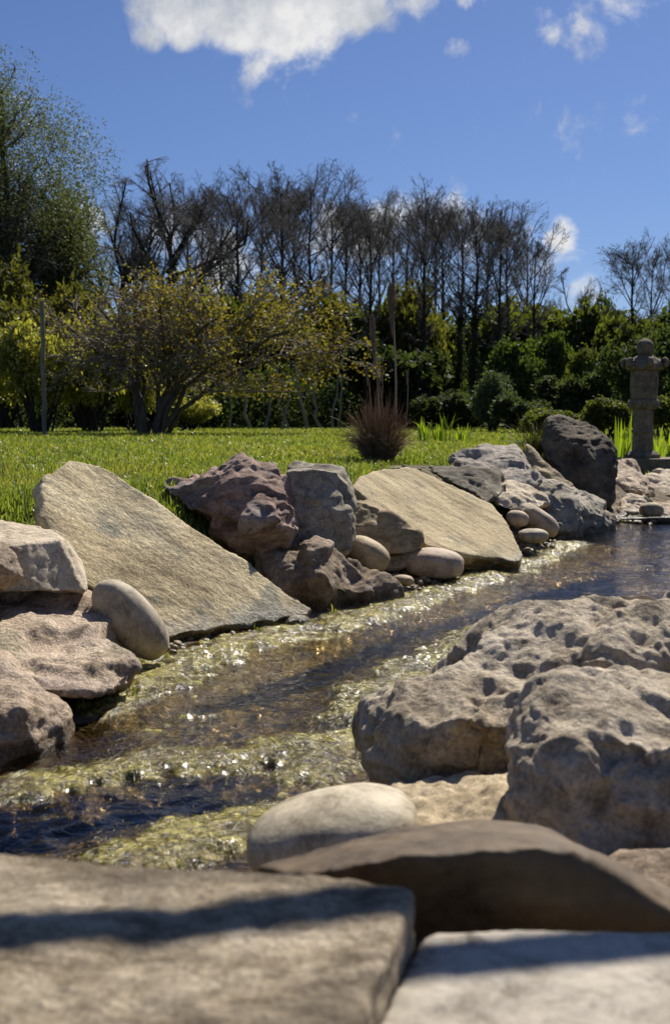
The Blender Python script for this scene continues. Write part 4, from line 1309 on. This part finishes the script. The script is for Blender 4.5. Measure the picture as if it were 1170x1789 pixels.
# thin pale trunks in the shade under the maple
GS = 'thin pale trunks standing in the shade under the maple'
for j, px in enumerate([402, 434, 462, 490, 514, 536, 560, 578, 596, 345, 318]):
    d = 24 + (j * 7 % 5) * .6
    b = W(px, 755, d)
    k = 7
    PL = np.zeros((1, k, 3))
    PL[0, :, 2] = np.linspace(-.1, 1.15 + (j % 3) * .2, k)
    PL[0, :, 0] = np.cumsum(RNG.normal(0, .05, k)) + np.linspace(0, RNG.normal(0, .18), k)
    V, q = tubes(PL, np.linspace(.042, .02, k)[None] * RNG.uniform(.6, 1.2), 6)
    tag(link('thin_trunk', mesh_np('thin_trunk', V, [q]), M['pole'], loc=(b.x, d, .36)), 'thin pale bare trunk in the shade between maple trunks and ornamental grass', 'trunk', GS)
PL = np.zeros((1, 8, 3))
PL[0, :, 2] = np.linspace(-.1, 2.1, 8)
PL[0, :, 0] = RNG.normal(0, .006, 8)
b = W(79, 765, 17)
V, q = tubes(PL, np.full((1, 8), .035), 8)
tag(link('garden_pole', mesh_np('garden_pole', V, [q]), M['pole'], loc=(b.x, 17, .36)), 'thin upright grey pole in front of the bright hedge at left', 'pole')

# ------------------------------------------------------------------ ornamental grass with plumes
OG = Vector((G(662, 806, .40).x, G(662, 806, .40).y, 0))
OG.z = float(terrain_z(np.array([OG.x]), np.array([OG.y]))[0][0])
og = root('ornamental_grass', OG, 'clump of dry reddish brown ornamental grass with tall feathery plumes at the lawn edge', 'ornamental grass')
n = 1700
rg = np.random.default_rng(81)
k = 6
a = rg.uniform(0, 6.28, n)
r0 = np.sqrt(rg.random(n)) * .10
outw = rg.uniform(.0, 1.1, n) ** 1.2
Ln = rg.uniform(.12, .37, n) * np.where(rg.random(n) < .12, 1.35, 1)
PL = np.zeros((n, k, 3))
PL[:, 0] = np.stack([np.cos(a) * r0, np.sin(a) * r0, np.full(n, -.02)], 1)
el = np.pi / 2 - outw * .28
for j in range(1, k):
    el = el - outw * .26
    aa = a + rg.normal(0, .38, n)
    PL[:, j] = PL[:, j - 1] + np.stack([np.cos(aa) * np.cos(el), np.sin(aa) * np.cos(el), np.sin(el)], 1) * (Ln / (k - 1))[:, None]
PL[..., 2] = np.maximum(PL[..., 2], .0)
V, q = tubes(PL, np.linspace(.0028, .0008, k)[None] * np.ones((n, 1)), 3)
o = link('leaf_tuft', mesh_np('leaf_tuft', V, [q]), M['dry_grass'], og)
o.scale = (.74, .74, 1.12)
dg = OG.y
for (px0, px1, ty, hl, wd) in ((690, 683, 498, .32, .026), (662, 649, 552, .30, .018), (655, 668, 640, .10, .008), (672, 660, 660, .10, .008), (648, 640, 640, .12, .008), (700, 712, 650, .08, .006)):
    e = W(px1, ty, dg) - OG
    s = Vector(((W(px0, 780, dg) - OG).x, 0, .05))
    k = 8
    tt = np.linspace(0, 1, k)[:, None]
    p = np.array(s) * (1 - tt) + np.array(e) * tt
    p[:, 0] += np.sin(tt[:, 0] * 3.1) * .015
    V1, q1 = tubes(p[None], np.linspace(.0075, .004, k)[None] * (1 if hl > .2 else .45), 5)
    st = link('stalk', mesh_np('stalk', V1, [q1]), M['plume'], og)
    m_ = 420
    u = rg.random(m_)
    dirv_ = (np.array(e) - np.array(s)) / np.linalg.norm(np.array(e) - np.array(s))
    base = np.array(e) - dirv_ * (u * hl)[:, None]
    a = rg.uniform(0, 6.28, m_)
    prof = np.sin(np.clip(u, .02, 1) ** .6 * np.pi) + .15
    PL = np.zeros((m_, 3, 3))
    for j in range(3):
        PL[:, j] = base + np.stack([np.cos(a), np.sin(a), np.full(m_, 1.8)], 1) * (wd * prof * j / 2)[:, None]
    V2, q2 = tubes(PL, np.array([[.002, .0026, .0008]]) * np.ones((m_, 1)), 3)
    link('plume', mesh_np('plume', V2, [q2]), M['plume'], st)


# ------------------------------------------------------------------ iris / flag leaves: each leaf a part
def leaf_blade(h, wd, lean, az, curl):
    k = 8
    V, F_ = [], []
    for j in range(k):
        t_ = j / (k - 1)
        bend = lean * t_ ** 1.6 + curl * max(0, t_ - .7) ** 1.2 * 2
        c = Vector((math.cos(az) * bend * h, math.sin(az) * bend * h, h * t_ * (1 - .3 * bend) - curl * max(0, t_ - .75) * h * .9))
        s = Vector((-math.sin(az), math.cos(az), 0)) * wd * .5 * (1 - t_ ** 3 * .97) * (.75 + .5 * t_ * (1 - t_))
        nrm = Vector((math.cos(az), math.sin(az), 0)) * wd * .08
        V += [c - s, c + nrm, c + s]
        if j:
            b_ = (j - 1) * 3
            F_ += [(b_, b_ + 1, b_ + 4, b_ + 3), (b_ + 1, b_ + 2, b_ + 5, b_ + 4)]
    return mesh_np('leaf', np.array([v[:] for v in V]), [np.array(F_)])


IR = [(742, 768, 12, .32, 'iris clump with a bent leaf, right of the ornamental grass'), (765, 772, 12.3, .30, 'iris clump with upright leaves left of the two tallest irises'), (784, 770, 12, .40, 'tallest iris clump right of the ornamental grass'),
      (806, 772, 12.4, .30, 'short iris clump nearest the pale lilac slab'), (1042, 790, 10.8, .50, 'iris clump just right of the pitted boulder'), (1062, 790, 11, .46, 'iris clump midway between pitted boulder and lantern'),
      (1086, 792, 10.6, .62, 'tall iris clump against the left side of the lantern'), (1150, 792, 11, .55, 'bright iris clump right of the lantern with one leaf arching over'), (1178, 792, 11.2, .5, 'iris clump cut by the right edge of the picture')]
for j, (px, py, d, h, lab) in enumerate(IR):
    b = W(px, py, d)
    z = float(terrain_z(np.array([b.x]), np.array([d]))[0][0])
    r = root('iris_plant', (b.x, d, z), lab, 'iris', 'iris plants at the pond edge')
    for i in range(11):
        hh = h * random.uniform(.5, 1.05)
        lf = link('leaf', leaf_blade(hh, random.uniform(.028, .045), random.uniform(.03, .28), random.uniform(0, 6.28), random.choice([0, 0, 0, .35])), M['iris'], r)
        lf.location = (random.uniform(-.06, .06), random.uniform(-.05, .05), -.01)

# tuft of pale grass by the pitted boulder
tb = W(935, 782, 7.4)
z0 = float(terrain_z(np.array([tb.x]), np.array([7.4]))[0][0])
n, k = 160, 6
a = RNG.uniform(0, 6.28, n)
PL = np.zeros((n, k, 3))
PL[:, 0] = np.stack([RNG.normal(0, .03, n), RNG.normal(0, .03, n), np.zeros(n)], 1)
el = np.full(n, 1.5)
cv = RNG.uniform(.03, .22, n)
Ln = RNG.uniform(.15, .36, n)
for j in range(1, k):
    el = el - cv
    PL[:, j] = PL[:, j - 1] + np.stack([np.cos(a) * np.cos(el), np.sin(a) * np.cos(el), np.sin(el)], 1) * (Ln / (k - 1))[:, None]
V, q = tubes(PL, np.linspace(.003, .001, k)[None] * np.ones((n, 1)), 3)
m_tuft = leaf_mat('pale_tuft', [(.12, .14, .03), (.24, .22, .08), (.36, .31, .16)], trans=.4)
tag(link('grass_tuft', mesh_np('grass_tuft', V, [q]), m_tuft, loc=(tb.x, 7.4, max(z0, .3))), 'small pale grass tuft left of the tall pitted boulder', 'grass tuft')

# ------------------------------------------------------------------ stone lantern
LD = 10.4
lb = W(1121, 800, LD)
LS = LD / F_PX                                     # metres per photo pixel at the lantern
lt_z = lb.z
lan = root('stone_lantern', (lb.x, LD, lt_z), 'weathered stone garden lantern with curled roof corners and ball finial at the right', 'lantern')
HGT = lambda py: (800 - py) * LS


def prism(name, rings, sides, rot, mat, parent, bev=.006, cap=True):
    """stack of n-gon rings (z, radius)"""
    bm = bmesh.new()
    prev = None
    for z, r in rings:
        vs = [bm.verts.new((r * math.cos(rot + 2 * math.pi * i / sides), r * math.sin(rot + 2 * math.pi * i / sides), z)) for i in range(sides)]
        if prev:
            for i in range(sides):
                bm.faces.new((prev[i], prev[(i + 1) % sides], vs[(i + 1) % sides], vs[i]))
        else:
            bm.faces.new(vs[::-1])
        prev = vs
    bm.faces.new(prev)
    if bev:
        bmesh.ops.bevel(bm, geom=bm.edges[:], offset=bev, segments=2, affect='EDGES', profile=.6, clamp_overlap=True)
    return link(name, bm_mesh(name, bm, sides > 8), mat, parent)


hx = math.pi / 6
LM = M['lantern']
prism('foot', [(-.01, 31 * LS), (HGT(794), 31 * LS), (HGT(788), 24 * LS)], 6, hx, LM, lan)
prism('shaft', [(HGT(788) + .001, 19 * LS), (HGT(757), 18 * LS), (HGT(756), 20.5 * LS), (HGT(751), 20.5 * LS), (HGT(750), 18 * LS), (HGT(716), 17.5 * LS)], 6, hx, LM, lan)
prism('platform', [(HGT(716) + .001, 20 * LS), (HGT(711), 29 * LS), (HGT(703), 29 * LS), (HGT(698), 25 * LS)], 6, hx, LM, lan)
fb = prism('firebox', [(HGT(698) + .001, 23 * LS), (HGT(683), 24.5 * LS), (HGT(660), 24.5 * LS), (HGT(648), 24 * LS)], 6, hx, LM, lan)
# window openings of the firebox as recessed dark-backed frames
for i in (0, 1, 3, 4, 5):
    an = hx + math.pi / 6 + i * math.pi / 3 - math.pi / 2 - math.pi / 6 * 0
    ap = 24.5 * LS * math.cos(math.pi / 6)
    bm = bmesh.new()
    zc, hw_, hh_ = HGT(668), 6.5 * LS, 8 * LS
    fr_o = [(-hw_ - .012, -hh_ - .012), (hw_ + .012, -hh_ - .012), (hw_ + .012, hh_ + .012), (-hw_ - .012, hh_ + .012)]
    fr_i = [(-hw_, -hh_), (hw_, -hh_), (hw_, hh_), (-hw_, hh_)]
    vo = [bm.verts.new((u, .004, v)) for u, v in fr_o]
    vf = [bm.verts.new((u, -.010, v)) for u, v in fr_o]
    vi = [bm.verts.new((u, -.010, v)) for u, v in fr_i]
    vb = [bm.verts.new((u, -.0015, v)) for u, v in fr_i]
    for j in range(4):
        kx = (j + 1) % 4
        bm.faces.new((vo[j], vo[kx], vf[kx], vf[j]))
        bm.faces.new((vf[j], vf[kx], vi[kx], vi[j]))
        bm.faces.new((vi[j], vi[kx], vb[kx], vb[j]))
    bm.faces.new(vb)
    wdw = link('window', bm_mesh('window', bm), LM, lan)
    mid_an = hx + math.pi / 6 + i * math.pi / 3
    wdw.location = (math.cos(mid_an) * ap, math.sin(mid_an) * ap, zc)
    wdw.rotation_euler = (0, 0, mid_an + math.pi / 2)
# roof with upswept, curled corners
bm = bmesh.new()
prev = None
rings = [(648, 22, 0), (648, 33, 4), (642, 34, 7), (635, 27, 3.5), (628, 19, 1), (621, 10, 0)]
sub = 6
for (py, r, lift) in rings:
    vs = []
    for i in range(6 * sub):
        a_ = hx + 2 * math.pi * i / (6 * sub)
        ph = (i % sub) / sub
        cor = abs(ph - .5) * 2                     # 1 at the corners
        rr = r * (math.cos(math.pi / 6) / math.cos((ph - .5) * math.pi / 3)) * (1 + .06 * cor ** 4)
        vs.append(bm.verts.new((rr * LS * math.cos(a_), rr * LS * math.sin(a_), HGT(py) + lift * 1.2 * LS * cor ** 3)))
    if prev:
        for i in range(len(vs)):
            bm.faces.new((prev[i], prev[(i + 1) % len(vs)], vs[(i + 1) % len(vs)], vs[i]))
    else:
        bm.faces.new(vs[::-1])
    prev = vs
bm.faces.new(prev)
rf = link('roof', bm_mesh('roof', bm, True), LM, lan)
for i in range(6):
    a_ = hx + i * math.pi / 3
    bm = bmesh.new()
    prevr = None
    for j in range(9):
        th = -1.2 + j * .45
        cx_, cz_ = 33 * LS + math.cos(th) * 5 * LS, HGT(637) + math.sin(th) * 5.5 * LS + 2 * LS
        rad = (5.2 - .36 * j) * LS
        ring = []
        for m_ in range(8):
            u = m_ * math.pi / 4
            nx_, nz_ = math.cos(th), math.sin(th)
            ring.append(bm.verts.new((cx_ + math.cos(u) * rad * nx_, math.sin(u) * rad * 1.3, cz_ + math.cos(u) * rad * nz_)))
        if prevr:
            for m_ in range(8):
                bm.faces.new((prevr[m_], prevr[(m_ + 1) % 8], ring[(m_ + 1) % 8], ring[m_]))
        else:
            bm.faces.new(ring[::-1])
        prevr = ring
    bm.faces.new(prevr)
    bmesh.ops.recalc_face_normals(bm, faces=bm.faces[:])
    cu = link('roof_curl', bm_mesh('roof_curl', bm, True), LM, rf)
    cu.rotation_euler = (0, 0, a_)
prism('finial', [(HGT(622) + .001, 9 * LS), (HGT(619), 12 * LS), (HGT(617), 13.5 * LS), (HGT(603), 14 * LS), (HGT(599), 11.5 * LS), (HGT(595.5), 7 * LS), (HGT(593), 1.5 * LS)], 20, 0, LM, lan, .002)
# plinth the lantern stands on
bm = bmesh.new()
p0, p1 = W(1078, 800, LD), W(1300, 800, LD)
bmesh.ops.create_cube(bm, size=1)
bmesh.ops.scale(bm, vec=(p1.x - p0.x, .55, .26), verts=bm.verts[:])
bmesh.ops.bevel(bm, geom=bm.edges[:], offset=.012, segments=2, affect='EDGES')
tag(link('stone_plinth', bm_mesh('stone_plinth', bm), LM, loc=((p0.x + p1.x) / 2, LD, lt_z - .131)), 'low rectangular stone plinth carrying the lantern at the pond edge', 'plinth')
